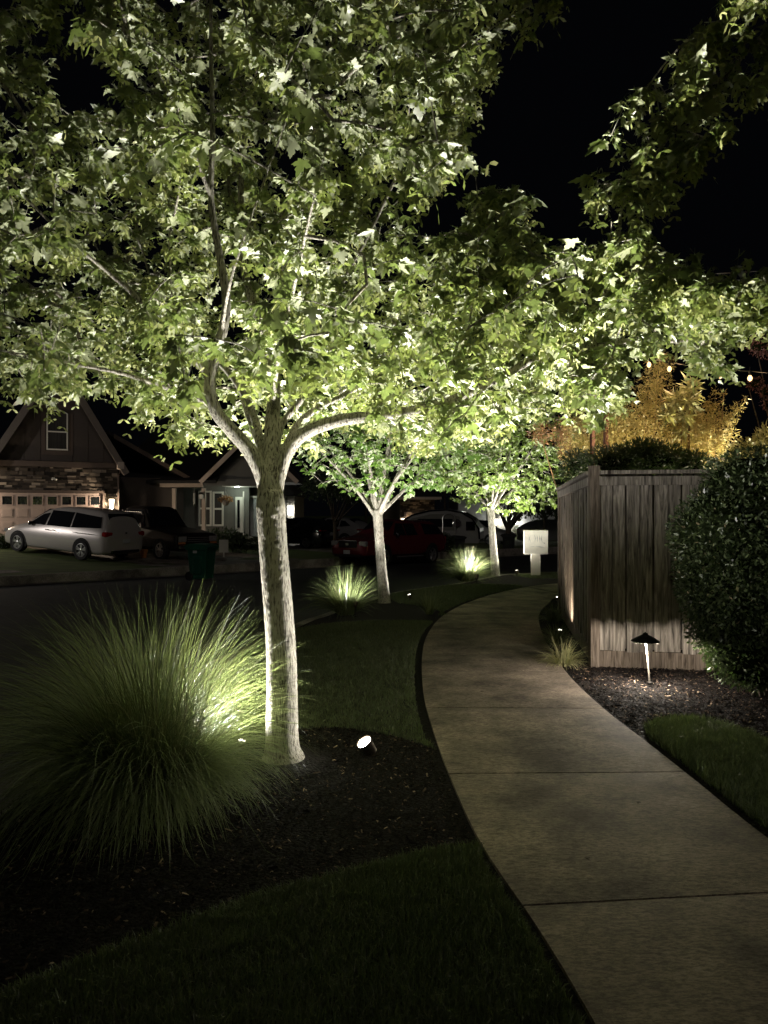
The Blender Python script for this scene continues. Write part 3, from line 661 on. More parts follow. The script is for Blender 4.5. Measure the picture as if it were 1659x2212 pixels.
def crown_pts(n, c, r, seed, mask=None, holes=(), zmin=None, ymin=2.4, clump=0.3, zc=None):
    ymin = max(ymin, 2.75)
    rs = np.random.RandomState(seed); out = []
    while len(out) < n:
        P = rs.uniform(-1, 1, (4000, 3)); P = P[np.linalg.norm(P, axis=1) < 1]
        P = P*np.array(r)+np.array(c)
        if zmin is not None: P = P[P[:, 2] > zmin]
        P = P[P[:, 1] > ymin]
        x, y = px_of(P)
        if mask is not None:
            ok = in_poly(x, y, mask)
            for ox, oy in ((24, 0), (-24, 0), (0, 22), (0, -18)): ok &= in_poly(x+ox, y+oy, mask)
            P, x, y = P[ok], x[ok], y[ok]
        ok0 = ~((P[:, 1] < 4.62) & in_poly(x, y, FORK)); ok0 &= ~((P[:, 1] < 4.32) & in_poly(x, y, LEAD)) if mask is not None else True
        if mask is not None: P, x, y = P[ok0], x[ok0], y[ok0]
        nz = vnoise(P, seed+5, 4.5)+0.5*vnoise(P, seed+6, 9.0)
        ok = nz > -clump
        if mask is not None: ok &= ~((x > 1240) & (y < 530) & (rs.rand(len(x)) < 0.8))
        for (hx, hy, a, b) in holes:
            ok &= ~(((x-hx)/a)**2+((y-hy)/b)**2 < 1)
        out += list(P[ok])
    return np.array(out[:n])
A = np.concatenate([
    crown_pts(1500, (-0.5, 4.5, 3.2), (3.4, 2.5, 1.55), 31, MASK, HOLES, zmin=1.85),
    crown_pts(700, (-0.6, 4.6, 4.9), (2.6, 2.2, 1.4), 32, MASK, HOLES),
    crown_pts(330, (-0.4, 4.5, 2.45), (2.6, 1.4, 0.5), 36, MASK, HOLES, zmin=1.9),
    crown_pts(250, (1.9, 4.2, 2.7), (1.5, 0.9, 0.5), 33, MASK, HOLES),
    crown_pts(200, (1.75, 3.6, 3.4), (1.0, 0.5, 0.9), 34, MASK, HOLES, clump=0.1),
    crown_pts(60, (0.52, 3.5, 2.8), (0.32, 0.35, 0.45), 35, MASK, HOLES),
])
maple('maple_tree', 'large maple with a forked pale trunk lit from below, nearest tree beside the path', tuple(TB), trunk_pts, trunk_r, limbs, A, 0.064, 41, True, 17, 0.65)

def small_maple(base, fork, crown_c, crown_r, seed, label, n, mask=None, tr=0.088, ls=0.1, zmin=None, leafm='leaf'):
    b = Vector(base); f = Vector(fork)
    tp = [b-Vector((0, 0, 0.05)), b+Vector((0, 0, 0.08)), b.lerp(f, 0.35), b.lerp(f, 0.7), f+Vector((0, 0, 0.05))]
    rs = np.random.RandomState(seed); lm = []
    cc = Vector(crown_c)
    nl = 9
    for i in range(nl):
        a = 2*pi*i/nl+rs.normal(0, 0.2)
        rr = 0.75 if i % 2 else 0.55
        e = cc+Vector((crown_r[0]*cos(a)*rr, crown_r[1]*sin(a)*rr, crown_r[2]*(-0.3 if i % 2 else 0.4)))
        s = f-Vector((0, 0, 0.06*(i % 3)))
        m1 = s.lerp(e, 0.35)+Vector((0, 0, 0.1)); m2 = s.lerp(e, 0.7)+Vector((rs.normal(0, .05), rs.normal(0, .05), 0.12))
        lm.append(([s, m1, m2, e], 0.04, 0.01))
    lm.append(([f-Vector((0, 0, .1)), f.lerp(cc, 0.5), cc, cc+Vector((0.05, 0, crown_r[2]*0.8))], 0.055, 0.012))
    At = crown_pts(n, crown_c, crown_r, seed, mask, (), zmin=zmin, clump=0.45)
    return maple('maple_tree', label, tuple(b), tp, [tr*1.5, tr*1.2, tr, tr*0.92, tr], lm, At, ls, seed+1, False, 10, 0.0, leafm, voxel=0.016, twig=0.003)
t2 = G(830, 1302); t3 = G(1070, 1244)
small_maple(t2, W(815, 1108, t2.y), (t2.x+0.15, t2.y, 3.15), (2.0, 1.9, 1.45), 51, 'smaller maple with a slim pale trunk beside the second grass clump', 900, zmin=1.72, leafm='leaf_cool', ls=0.085)
small_maple(t3, W(1060, 1098, t3.y), (t3.x+0.35, t3.y-0.2, 3.1), (2.35, 1.9, 1.65), 61, 'brightly lit maple farthest along the path, left of the white mailbox', 900, zmin=1.35, tr=0.10, ls=0.1, leafm='leaf_yellow')

# mulch mound at main trunk
mb = MB(); rs = np.random.RandomState(5)
rings = [(0.0, 0.03), (0.12, 0.03), (0.2, 0.02), (0.28, 0.008), (0.36, -0.006)]
mb.lathe([(r, z) for r, z in rings[1:]], 24, (TB.x, TB.y, 0))
o = mb.build('mulch_mound', M['mulch'], smooth=True); o['kind'] = 'structure'

# ------------------------------------------------------------------ ornamental grass clumps
def grass_clump(name, label, cat, c, n, L, w, spread, seed, droop=1.0, base_r=0.14, m='blade', group=None, segs=7, up=0.0, clear=None):
    rs = np.random.RandomState(seed)
    a = rs.uniform(0, 2*pi, n); br = base_r*np.sqrt(rs.rand(n)); tilt = np.clip((rs.rand(n)**0.85)*spread+rs.normal(0, 0.08, n), 0.01, 1.45)
    el = pi/2-tilt
    le = L*rs.uniform(0.55, 1.12, n)*(1-up*np.maximum(0, np.cos(a))*tilt+up*0.7*np.maximum(0, -np.cos(a))*tilt); az = a+rs.normal(0, 0.42, n)
    p = np.stack([c[0]+br*np.cos(a), c[1]+br*np.sin(a), np.full(n, c[2])], 1)
    side = np.stack([-np.sin(az), np.cos(az), 0*az], 1)
    tw = rs.normal(0, 0.6, n); curl = rs.uniform(0.6, 1.6, n)*droop*(0.35+tilt)
    V = []; step = le/segs
    for k in range(segs+1):
        t = k/segs; ww = w*(1-t**2.2)*0.5+0.0002
        sd = side*np.cos(tw*t)[:, None]+np.array([0, 0, 1.0])*np.sin(tw*t)[:, None]
        V += [p-sd*ww, p+sd*ww]
        e = el-curl*t**1.4*1.25; az = az+rs.normal(0, 0.06, n)
        d = np.stack([np.cos(e)*np.cos(az), np.cos(e)*np.sin(az), np.sin(e)], 1)
        p = p+d*step[:, None]; p[:, 2] = np.maximum(p[:, 2], c[2]+0.008)
    V = np.stack(V, 1)
    if clear is not None:
        keep = np.min(np.linalg.norm(V-np.array(clear[:3]), axis=2), axis=1) > clear[3]; V = V[keep]; n = len(V)
    V = V.reshape(-1, 3)-np.array(c)
    i = np.arange(n)[:, None]*2*(segs+1)
    Q = np.concatenate([i+np.array([[2*k, 2*k+1, 2*k+3, 2*k+2]]) for k in range(segs)])
    o = np_mesh(name, V, [Q], M[m], attr=np.repeat(rs.rand(n), 2*(segs+1)))
    o.location = c; tag(o, label, cat, group); return o
grp = 'fountain grasses beside the maples'
c1 = (-1.25, 4.0, 0.0)
grass_clump('fountain_grass', 'largest arching grass clump left of the nearest trunk', 'ornamental grass', c1, 6500, 1.06, 0.0036, 1.12, 71, 1.35, 0.24, group=grp, segs=10, up=0.42, clear=(-0.85, 4.40, 0.2, 0.17))
g2 = G(747, 1328); grass_clump('fountain_grass', 'medium round grass clump between street and second maple', 'ornamental grass', tuple(g2), 1500, 0.74, 0.007, 1.0, 72, 0.75, 0.11, group=grp, segs=6, clear=(W(768, 1303, 10.85).x, 10.85, .22, .2))
g3 = G(1006, 1256); grass_clump('fountain_grass', 'farthest round grass clump left of the farthest lit trunk', 'ornamental grass', tuple(g3), 1300, 0.85, 0.010, 1.05, 73, 0.8, 0.13, group=grp, segs=6, clear=(W(1030, 1243, 16.7).x, 16.7, .15, .2))
g4 = G(928, 1327); grass_clump('young_grass', 'small sparse grass plant with upright seed heads beside the second maple', 'ornamental grass', tuple(g4), 170, 0.42, 0.005, 0.8, 74, 0.5, 0.05, segs=5)
mg = 'small grass tufts along the fence foot'
for i, (x, y, L, lab) in enumerate(((1203, 1437, 0.3, 'pale grass tuft at the path edge nearest the fence post'), (1191, 1392, 0.3, 'dark grass tuft beside the nearer fence light'), (1187, 1342, 0.3, 'dark grass tuft below the farther fence light'))):
    g = G(x, y)+Vector((0.06, 0, 0)); grass_clump('grass_tuft', lab, 'grass tuft', tuple(g), 380, L, 0.0045, 1.2, 80+i, 1.1, 0.07, 'leaf_pale' if i == 0 else 'blade', mg, 5)

# ------------------------------------------------------------------ spot lights
def lamp(kind, name, loc, energy, color, parent=None, size=0.02, spot=None, blend=0.5, aim=None, smooth=0.0):
    l = bpy.data.lights.new(name, kind); l.energy = energy; l.color = color; l.shadow_soft_size = size
    if smooth:
        l.use_nodes = True; nt = l.node_tree; e = nt.nodes['Emission']; f = nt.nodes.new('ShaderNodeLightFalloff')
        f.inputs['Strength'].default_value = 1.0; f.inputs['Smooth'].default_value = smooth; nt.links.new(f.outputs['Quadratic'], e.inputs['Strength'])
    if spot: l.spot_size = R(spot); l.spot_blend = blend
    o = bpy.data.objects.new(name, l); C.objects.link(o); o.location = loc
    if aim is not None: o.rotation_euler = (Vector(aim)-Vector(loc)).to_track_quat('-Z', 'Y').to_euler()
    return o
def spotlight(loc, aim, energy, label, s=1.0, lens='lens', color=(1.0, 0.965, 0.90), cone=150, group='landscape spotlights on stakes', lens_only=False, beam=0, baim=None, bcone=125, saim=None, ssm=0.25):
    loc = Vector(loc); d = (Vector(aim)-loc).normalized(); Q = d.to_track_quat('Z', 'Y').to_matrix()
    r = empty('garden_spotlight', (loc.x, loc.y, z_near(loc.y)), 0, label, 'spotlight', group)
    off = loc-Vector(r.location)
    mb = MB(); mb.lathe([(0.012*s, -0.07*s), (0.026*s, -0.06*s), (0.032*s, -0.01*s), (0.034*s, 0.0), (0.034*s, 0.004*s), (0.030*s, 0.002*s), (0.028*s, -0.006*s)], 18, off, M=Q)
    mb.build('housing', M['bronze'], r, smooth=False)
    mb = MB(); mb.lathe([(0.028*s, -0.004*s), (0.027*s, 0.0), (0.0005, 0.002*s)], 18, off, M=Q); mb.build('lens', M[lens], r)
    mb = MB(); bb = off-Q@Vector((0, 0, 0.045*s)); mb.tube([(bb.x, bb.y, -0.04), (bb.x, bb.y, bb.z*0.5), bb], 0.007*s, 8)
    mb.box((bb.x, bb.y, 0.008), (0.03*s, 0.03*s, 0.012), 0.3); mb.build('stake', M['black_metal'], r)
    if energy:
        lamp('SPOT', 'spill_lamp', loc+d*0.014, energy, color, size=0.022*s, spot=cone, blend=0.6, aim=saim or loc+d, smooth=ssm)
        if beam: lamp('SPOT', 'beam_lamp', loc+d*0.014, beam, color, size=0.03*s, spot=bcone, blend=1.0, aim=baim or loc+d, smooth=1.6)
    return r
E1 = 62
spotlight((-0.122, 4.50, 0.085), (-0.62, 4.15, 0.95), 60, 'glaring spotlight on mulch right of the nearest trunk', 1.5, beam=1600, bcone=145, baim=(0.9, 4.0, 2.6))
spotlight((-0.86, 4.42, 0.12), (-0.70, 4.42, 1.2), 680, 'spotlight hidden in the largest grass clump left of the nearest trunk', 0.85, 'lens_dim', saim=(-1.0, 4.4, 1.0), cone=172, beam=1350, bcone=135, baim=(-1.2, 4.25, 2.6))
lamp('SPOT', 'added_side_beam', (-0.115, 4.485, 0.12), 2000, (1.0, 0.96, 0.88), size=0.03, spot=34, blend=1.0, aim=(1.7, 3.5, 4.1), smooth=3.0)  # extra beam without its own fixture, added to brighten the upper right sprays
s2 = G(884, 1299)
spotlight((s2.x, s2.y, 0.05), (t2.x, t2.y+0.1, 1.5), 110, 'low spotlight on mulch right of the second trunk', 1.0, 'lens_dim', beam=520, baim=(t2.x+.3, t2.y, 2.6))
s2b = W(768, 1303, 10.85)
spotlight(tuple(s2b), (t2.x-0.2, t2.y, 1.3), 420, 'spotlight among blades of the medium grass clump', 1.0, 'lens_dim', saim=(s2b.x-.05, s2b.y, 2), cone=176, beam=520, baim=(t2.x-.3, t2.y, 2.6))
s3 = W(1030, 1243, 16.7)
spotlight(tuple(s3), (t3.x-0.5, t3.y-1.2, 1.3), 700, 'bright spotlight beside the farthest grass clump', 1.5, saim=(s3.x-.05, s3.y-.2, 2), cone=176, beam=1300, baim=(t3.x-.2, t3.y, 2.6))
s4 = G(1116, 1244)
spotlight((s4.x, s4.y, 0.0), (t3.x+0.3, t3.y, 1.3), 220, 'dark backed spotlight between the farthest trunk and mailbox', 1.5, 'lens_dim', beam=1300, baim=(t3.x+.4, t3.y, 2.6))

# ------------------------------------------------------------------ wooden fence
P0 = Vector((2.04, 7.1)); P1 = Vector((2.62, 10.8)); P2 = Vector((3.22, 12.95)); P3 = Vector((7.5, 15.6)); PR = Vector((5.4, 6.45))
fence = empty('wooden_fence', (P0.x, P0.y, 0), 0, 'weathered grey board fence with cap rail turning a corner beside the path', 'fence')
FO = Vector((P0.x, P0.y, 0))
def rnd_mesh(mb, name, m, parent, groups, bevel=0.0):
    o = mb.build(name, m, parent, bevel=bevel)
    a = o.data.attributes.new('rnd', 'FLOAT', 'POINT'); a.data.foreach_set('value', np.array(groups, dtype=np.float32)); return o
def fence_run(a, b, seed, outside):
    rs = np.random.RandomState(seed); d = (b-a); L = d.length; d = d/L; n = Vector((-d.y, d.x))*outside; rz = math.atan2(d.y, d.x)
    mb = MB(); gr = []; s = 0.05; k = 0
    while s < L-0.05:
        w = 0.137+rs.uniform(-0.004, 0.004); front = k % 2 == 0
        gapw = 0.09 if not front else 0.137
        w = 0.118 if front else 0.116
        c = a+d*(s+w/2)+n*(0.010 if front else -0.004)
        z0 = z_near(c.y)+0.16+rs.uniform(-0.008, 0.012); z1 = z_near(c.y)+1.86
        cc = Vector((c.x, c.y, (z0+z1)/2))-FO
        mb.box(cc, (w, 0.019, z1-z0), rz+rs.normal(0, 0.01)); gr += [rs.rand()]*8
        if not front:
            c = a+d*(s+w+0.007)-n*0.03; mb.box(Vector((c.x, c.y, (z0+z1)/2))-FO, (0.06, 0.015, z1-z0-.04), rz); gr += [0.0]*8  # darkest-tone strip behind the gap, added to stop light leaking and deepen its shade
        s += 0.118+(0.003 if front else 0.011+rs.uniform(0, .004)); k += 1
    rnd_mesh(mb, 'boards', M['fence'], fence, gr, 0.002)
    mb = MB(); m_ = (a+b)/2; zc = z_near(m_.y)
    sl = (z_near(b.y)-z_near(a.y))
    def rail(z, th, h, off, mbx):
        vs = []
        for p in (a+d*0.045, b-d*0.045):
            for q in (-th/2, th/2):
                for zz in (z-h/2, z+h/2):
                    v = p+n*(off+q); vs.append(Vector((v.x, v.y, zz+z_near(p.y)))-FO)
        mbx.add(vs, [(0, 1, 3, 2), (4, 6, 7, 5), (0, 4, 5, 1), (2, 3, 7, 6), (0, 2, 6, 4), (1, 5, 7, 3)])
    rail(1.883, 0.135, 0.036, 0.01, mb); rail(1.80, 0.036, 0.085, 0.043, mb)
    rnd_mesh(mb, 'cap_rail', M['fence'], fence, [0.35]*16, 0.003)
    mb = MB(); rail(0.07, 0.036, 0.18, -0.012, mb); rnd_mesh(mb, 'kickboard', M['fence_trim'], fence, [0.6]*8, 0.003)
    mb = MB(); rail(0.5, 0.04, 0.09, -0.05, mb); rail(1.6, 0.04, 0.09, -0.05, mb); rnd_mesh(mb, 'back_rail', M['fence'], fence, [0.3]*16)
fence_run(P0, PR, 1, -1); fence_run(P0, P1, 2, 1); fence_run(P1, P2, 3, 1); fence_run(P2, P3, 4, 1)
for p in (P0, P1, P2, Vector((3.9, 6.76))):
    mb = MB(); z = z_near(p.y); mb.box(Vector((p.x, p.y, z+0.95))-FO, (0.092, 0.092, 2.0 if p is not P1 else 1.9)); rnd_mesh(mb, 'post', M['fence_trim'], fence, [0.5]*8, 0.004)

# inner fence post with cross rail, beyond
fb = empty('inner_fence', (4.2, 9.6, 0), 0, 'reddish inner fence post and boards seen over the cap rail', 'fence')
ip = W(1523, 1000, 9.6)
mb = MB(); mb.box((ip.x-4.2, 0, 1.15), (0.1, 0.1, 2.3)); rnd_mesh(mb, 'post', M['fence_trim'], fb, [0.7]*8, 0.004)
mb = MB(); gr = []
for i in range(14): mb.box((ip.x-4.2+0.13+i*0.15, 0.0, 1.07), (0.138, 0.02, 2.08)); gr += [0.3+0.5*((i*37) % 10)/10]*8
rnd_mesh(mb, 'boards', M['fence_trim'], fb, gr)

# fence uplights
spotlight((2.10, 7.95, 0.28), (2.36, 8.6, 1.6), 0.0, 'slim bright fence light nearest the fence post', 0.8, 'lens_dim', group='small fence lights')
def fence_light(x, y, Y, label, aim, e):
    p = W(x, y, Y); r = empty('fence_light', (p.x, p.y, z_near(Y)), 0, label, 'fence light', 'small fence lights')
    off = p-Vector(r.location); d = (Vector(aim)-p).normalized(); Q = d.to_track_quat('Z', 'Y').to_matrix()
    mb = MB(); mb.lathe([(0.015, -0.05), (0.024, -0.03), (0.025, 0.0), (0.022, -0.002)], 14, off, M=Q); mb.build('housing', M['bronze'], r)
    mb = MB(); mb.lathe([(0.023, 0.0), (0.0225, 0.012), (0.003, 0.014)], 14, off, M=Q); mb.build('lens', M['lens_dim'], r)
    mb = MB(); mb.tube([(off.x, off.y, -0.04), (off.x, off.y, off.z-0.02)], 0.006, 6); mb.build('stake', M['black_metal'], r)
    if e: lamp('SPOT', 'spot_lamp', p+d*0.03, e, (1.0, 0.80, 0.58), size=0.02, spot=95, blend=0.8, aim=p+d)
bpy.data.objects.remove([o for o in C.objects if o.get('label') == 'slim bright fence light nearest the fence post'][0])
for o in [o for o in C.objects if o.parent is None and o.type == 'MESH' and o.name.split('.')[0] in ('housing', 'lens', 'stake')]: bpy.data.objects.remove(o)
fence_light(1210, 1363, 8.9, 'slim bright light on a stake nearer the fence corner post', (2.43, 9.5, 0.9), 50)
fence_light(1205, 1291, 10.9, 'slim bright light at the far end of the fence beside the path', (2.75, 11.3, 1.4), 7)

# ------------------------------------------------------------------ path lamp
pb = G(1404, 1482)
pl = empty('path_lamp', tuple(pb), 0, 'low mushroom path lamp with scalloped black hat on the mulch', 'path lamp')
top = W(1394, 1372, pb.y)-pb
mb = MB(); mb.tube([(0, 0, -0.03), (0, 0, 0.0), Vector((0, 0, 0)).lerp(top, 0.96)], 0.0075, 12); mb.build('pole', M['pole_metal'], pl, smooth=True)
mb = MB(); mb.lathe([(0.024, -0.02), (0.026, 0.005), (0.022, 0.018), (0.028, 0.022), (0.026, 0.034), (0.012, 0.04)], 20); mb.build('base_cap', M['black_metal'], pl)
mb = MB(); mb.lathe([(0.118, -0.052), (0.114, -0.045), (0.07, -0.018), (0.03, 0.002), (0.022, 0.004), (0.02, 0.018), (0.008, 0.02), (0.004, 0.028), (0.004, 0.026), (0.02, -0.006), (0.07, -0.026), (0.112, -0.052)][:8], 40, top)
mb.lathe([(0.116, -0.054), (0.112, -0.05), (0.068, -0.024), (0.02, -0.006)], 40, top)
hat = mb.build('lamp_shade', M['black_metal'], pl, smooth=False)
hat.data.polygons.foreach_set('use_smooth', [True]*len(hat.data.polygons))
# remove bottom cap faces so the shade is open below
bm = bmesh.new(); bm.from_mesh(hat.data); bm.faces.ensure_lookup_table()
bmesh.ops.delete(bm, geom=[f for f in bm.faces if len(f.verts) > 10 and f.calc_center_median().z < top.z-0.03], context='FACES'); bm.to_mesh(hat.data); bm.free()
mb = MB()
for k in range(28):
    a = 2*pi*k/28; mb.ellipsoid((top.x+0.114*cos(a), top.y+0.114*sin(a), top.z-0.055), (0.008, 0.008, 0.006), 6, 4)
mb.build('scalloped_rim', M['pole_metal'], pl)
mb = MB(); mb.lathe([(0.014, -0.045), (0.017, -0.03), (0.014, -0.012), (0.006, -0.008)], 12, top+Vector((0, 0, 0))); mb.build('bulb', M['lens_dim'], pl)
lamp('POINT', 'path_bulb', pb+top+Vector((0.0, -0.02, -0.062)), 68, (1.0, 0.90, 0.76), size=0.012)

# ------------------------------------------------------------------ hedge shrub
DIA = (np.array([(0, 0, 0), (0.22, 0.42, 0.04), (0, 1, -0.05), (-0.22, 0.42, 0.04)], float), np.array([(0, 1, 2, 3)]))
LAN = (np.array([(0, 0, 0), (0.10, 0.4, 0.03), (0, 1, -0.12), (-0.10, 0.4, 0.03)], float), np.array([(0, 1, 2, 3)]))
def foliage(name, blobs, n, size, seed, m, parent, shell=0.35, proto=DIA, origin=(0, 0, 0), droop=0.0, amp=0.13, outw=0.8, at_pow=1.0):
    rs = np.random.RandomState(seed); vol = np.array([b[3]*b[4]*b[5] for b in blobs])**0.67; vol /= vol.sum(); Ps = []; Ns = []
    for b, share in zip(blobs, vol):
        k = int(n*share)+1; d = rs.normal(size=(k, 3)); d /= np.linalg.norm(d, axis=1, keepdims=True)
        r = 1-shell*rs.rand(k)**1.5; c = np.array(b[:3]); q = c+d*np.array(b[3:6])*r[:, None]
        nz = vnoise(q, seed, 5.0)+0.6*vnoise(q, seed+2, 13.0)
        q = c+d*np.array(b[3:6])*(r*(1+amp*nz))[:, None]; Ps.append(q); Ns.append(d)
    P = np.concatenate(Ps); D = np.concatenate(Ns); k = len(P)
    dirs = D*outw+rs.normal(0, 0.6, (k, 3)); dirs[:, 2] -= droop
    s = size*rs.uniform(0.5, 1.4, k)
    V, T = scatter(proto, P-np.array(origin), frames(dirs, D+rs.normal(0, 0.5, (k, 3))), s)
    return np_mesh(name, V, [T], M[m], parent, attr=np.repeat(rs.rand(k)**at_pow, len(proto[0])))
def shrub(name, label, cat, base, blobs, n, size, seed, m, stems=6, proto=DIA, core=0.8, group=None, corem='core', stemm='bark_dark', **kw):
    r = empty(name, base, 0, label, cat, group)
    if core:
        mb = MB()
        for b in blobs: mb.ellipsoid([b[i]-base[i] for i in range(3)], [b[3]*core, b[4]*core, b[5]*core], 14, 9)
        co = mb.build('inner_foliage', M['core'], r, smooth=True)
    foliage('foliage', blobs, n, size, seed, m, r, origin=base, proto=proto, **kw)
    rs = np.random.RandomState(seed); mb = MB()
    for i in range(stems):
        b = blobs[i % len(blobs)]; e = Vector((b[0]-base[0]+rs.normal(0, b[3]*0.35), b[1]-base[1]+rs.normal(0, b[4]*0.35), b[2]-base[2]))
        s = Vector((rs.normal(0, 0.05), rs.normal(0, 0.05), -0.03)); mb.tube([s, s.lerp(e, 0.5)+Vector((rs.normal(0, .04), 0, -0.05)), e], [0.02, 0.014, 0.006], 6)
    if stems: mb.build('stems', M[stemm], r)
    return r
HB = [(2.72, 5.9, 1.32, 0.38, 0.45, 0.42), (2.76, 5.9, 0.95, 0.38, 0.45, 0.45), (3.0, 5.95, 1.7, 0.42, 0.4, 0.3), (3.12, 5.95, 1.05, 0.72, 0.7, 0.72), (3.2, 5.95, 1.52, 0.62, 0.6, 0.5), (2.98, 5.85, 0.85, 0.6, 0.5, 0.5), (3.7, 5.9, 1.3, 0.75, 0.6, 0.8), (2.88, 6.0, 1.25, 0.48, 0.5, 0.5), (3.3, 5.9, 0.62, 0.55, 0.5, 0.36), (2.98, 6.15, 0.47, 0.4, 0.36, 0.24)]
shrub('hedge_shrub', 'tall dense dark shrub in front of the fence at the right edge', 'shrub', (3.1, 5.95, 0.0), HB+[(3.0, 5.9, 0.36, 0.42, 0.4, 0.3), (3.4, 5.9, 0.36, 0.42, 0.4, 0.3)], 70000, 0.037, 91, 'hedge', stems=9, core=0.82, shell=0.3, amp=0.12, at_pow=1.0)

# ------------------------------------------------------------------ garden behind the fence
gold = [W(1425, 800, 9.6), W(1400, 900, 9.6)]
def plume(c0, c1, r0, r1, k=5):
    out = []
    for i in range(k):
        t = i/(k-1); p = Vector(c0).lerp(Vector(c1), t); r = r0+(r1-r0)*t; out.append((p.x, p.y, p.z, r, r*0.8, r*1.05))
    return out
g1 = plume(W(1385, 960, 9.6), W(1425, 790, 9.6), 0.42, 0.2, 5)+plume(W(1330, 985, 9.8), W(1330, 900, 9.8), 0.45, 0.3, 3)+plume(W(1270, 985, 10.2), W(1255, 915, 10.2), 0.35, 0.25, 3)
shrub('golden_maple', 'tall golden leaved maple behind the fence under the string lights', 'tree', (3.45, 9.7, 0.0), g1, 14000, 0.05, 101, 'leaf_gold', stems=7, proto=LAN, core=0, shell=0.95, droop=0.3, amp=0.22, stemm='bark_warm')
g2b = plume(W(1490, 985, 9.2), W(1560, 850, 9.2), 0.3, 0.05, 6)+plume(W(1480, 960, 9.2), W(1545, 845, 9.3), 0.2, 0.05, 5)+plume(W(1500, 985, 9.3), W(1610, 862, 9.3), 0.32, 0.04, 7)+plume(W(1470, 975, 9.2), W(1478, 905, 9.2), 0.33, 0.2, 3)+plume(W(1440, 980, 9.2), W(1560, 950, 9.2), 0.35, 0.2, 4)
shrub('golden_maple', 'low golden maple with arching sprays right of the taller golden one', 'tree', (4.1, 9.3, 0.0), g2b, 15000, 0.045, 102, 'leaf_gold', stems=9, proto=LAN, core=0, shell=0.95, droop=0.1, amp=0.2, stemm='bark_warm')
g3b = plume(W(1475, 930, 9.0), W(1492, 840, 9.0), 0.05, 0.1, 4)+plume(W(1440, 900, 9.0), W(1465, 860, 9.0), 0.06, 0.08, 3)
shrub('bamboo', 'slim bamboo shoot standing up among the golden foliage', 'bamboo', (3.75, 9.0, 0.0), g3b, 420, 0.13, 103, 'leaf_pale', stems=3, proto=LAN, core=0, shell=0.95, droop=0.2, stemm='bark_warm')
rd = [tuple(W(1168, 935, 12.2))+(0.2, 0.2, 0.18), tuple(W(1215, 935, 12.2))+(0.2, 0.25, 0.25), tuple(W(1230, 975, 12.2))+(0.2, 0.25, 0.2)]
shrub('red_maple', 'orange and rust leaved maple left of the rusty poles', 'tree', (3.5, 12.2, 0.0), rd, 2200, 0.055, 104, 'leaf_red', stems=3, proto=LAN, core=0, shell=0.95, droop=0.2, amp=0.2, stemm='bark_warm')
wl = [tuple(W(1630, 990, 8.6))+(0.3, 0.3, 0.25), tuple(W(1690, 970, 8.6))+(0.35, 0.3, 0.3), tuple(W(1590, 1010, 8.6))+(0.25, 0.3, 0.2)]
shrub('willow_shrub', 'pale narrow leaved shrub above the hedge at the right edge', 'shrub', (4.3, 8.6, 0.0), wl, 3000, 0.085, 105, 'leaf_pale', stems=6, proto=LAN, core=0, shell=0.95, outw=1.2, amp=0.25, stemm='bark_warm')
pu = [tuple(W(1662, 735, 10.5))+(0.25, 0.3, 0.27), tuple(W(1640, 748, 10.5))+(0.16, 0.2, 0.12), tuple(W(1672, 700, 10.5))+(0.2, 0.3, 0.15), tuple(W(1632, 829, 10.4))+(0.10, 0.12, 0.09), tuple(W(1655, 845, 10.4))+(0.11, 0.12, 0.1), tuple(W(1662, 872, 10.4))+(0.11, 0.12, 0.1), tuple(W(1780, 760, 10.5))+(0.7, 0.6, 0.9)]
shrub('plum_tree', 'dusty purple leaved tree at the right edge above the string lights', 'tree', (6.2, 10.5, 0.0), pu, 9000, 0.035, 106, 'leaf_plum', stems=6, core=0.6, shell=0.5, amp=0.15)
dk = [tuple(W(1330, 1002, 8.4))+(0.42, 0.35, 0.22), tuple(W(1420, 1000, 8.4))+(0.4, 0.35, 0.22), tuple(W(1385, 985, 8.5))+(0.28, 0.3, 0.2), tuple(W(1250, 1010, 9.4))+(0.22, 0.3, 0.22), tuple(W(1490, 1010, 8.4))+(0.3, 0.3, 0.2)]
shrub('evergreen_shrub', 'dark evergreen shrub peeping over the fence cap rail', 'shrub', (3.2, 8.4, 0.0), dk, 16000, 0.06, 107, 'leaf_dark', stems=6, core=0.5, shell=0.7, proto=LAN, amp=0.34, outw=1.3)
br = MB(); rs = np.random.RandomState(8)
bb = W(1650, 960, 9.8)
for i in range(9):
    a = Vector((bb.x+0.1*i, bb.y, bb.z-0.5)); e = a+Vector((rs.normal(0.05, .25), rs.normal(0, .2), 0.6+0.2*rs.rand())); br.tube([a, a.lerp(e, .5)+Vector((0.04, 0, 0)), e], [0.006, 0.004, 0.002], 5)
    br.tube([a.lerp(e, .5), a.lerp(e, .5)+Vector((rs.normal(0, .15), 0, .25))], [0.003, 0.0015], 4)
br.tube([(bb.x+0.3, bb.y, 0), (bb.x+0.3, bb.y, bb.z-0.4)], 0.02, 6)
for i in range(9): br.tube([(bb.x+0.3, bb.y, bb.z-0.45), (bb.x+0.1*i, bb.y, bb.z-0.5)], 0.006, 5)
tag(br.build('bare_shrub', M['bark_warm']), 'bare twiggy shrub in the dark at the right edge', 'shrub')

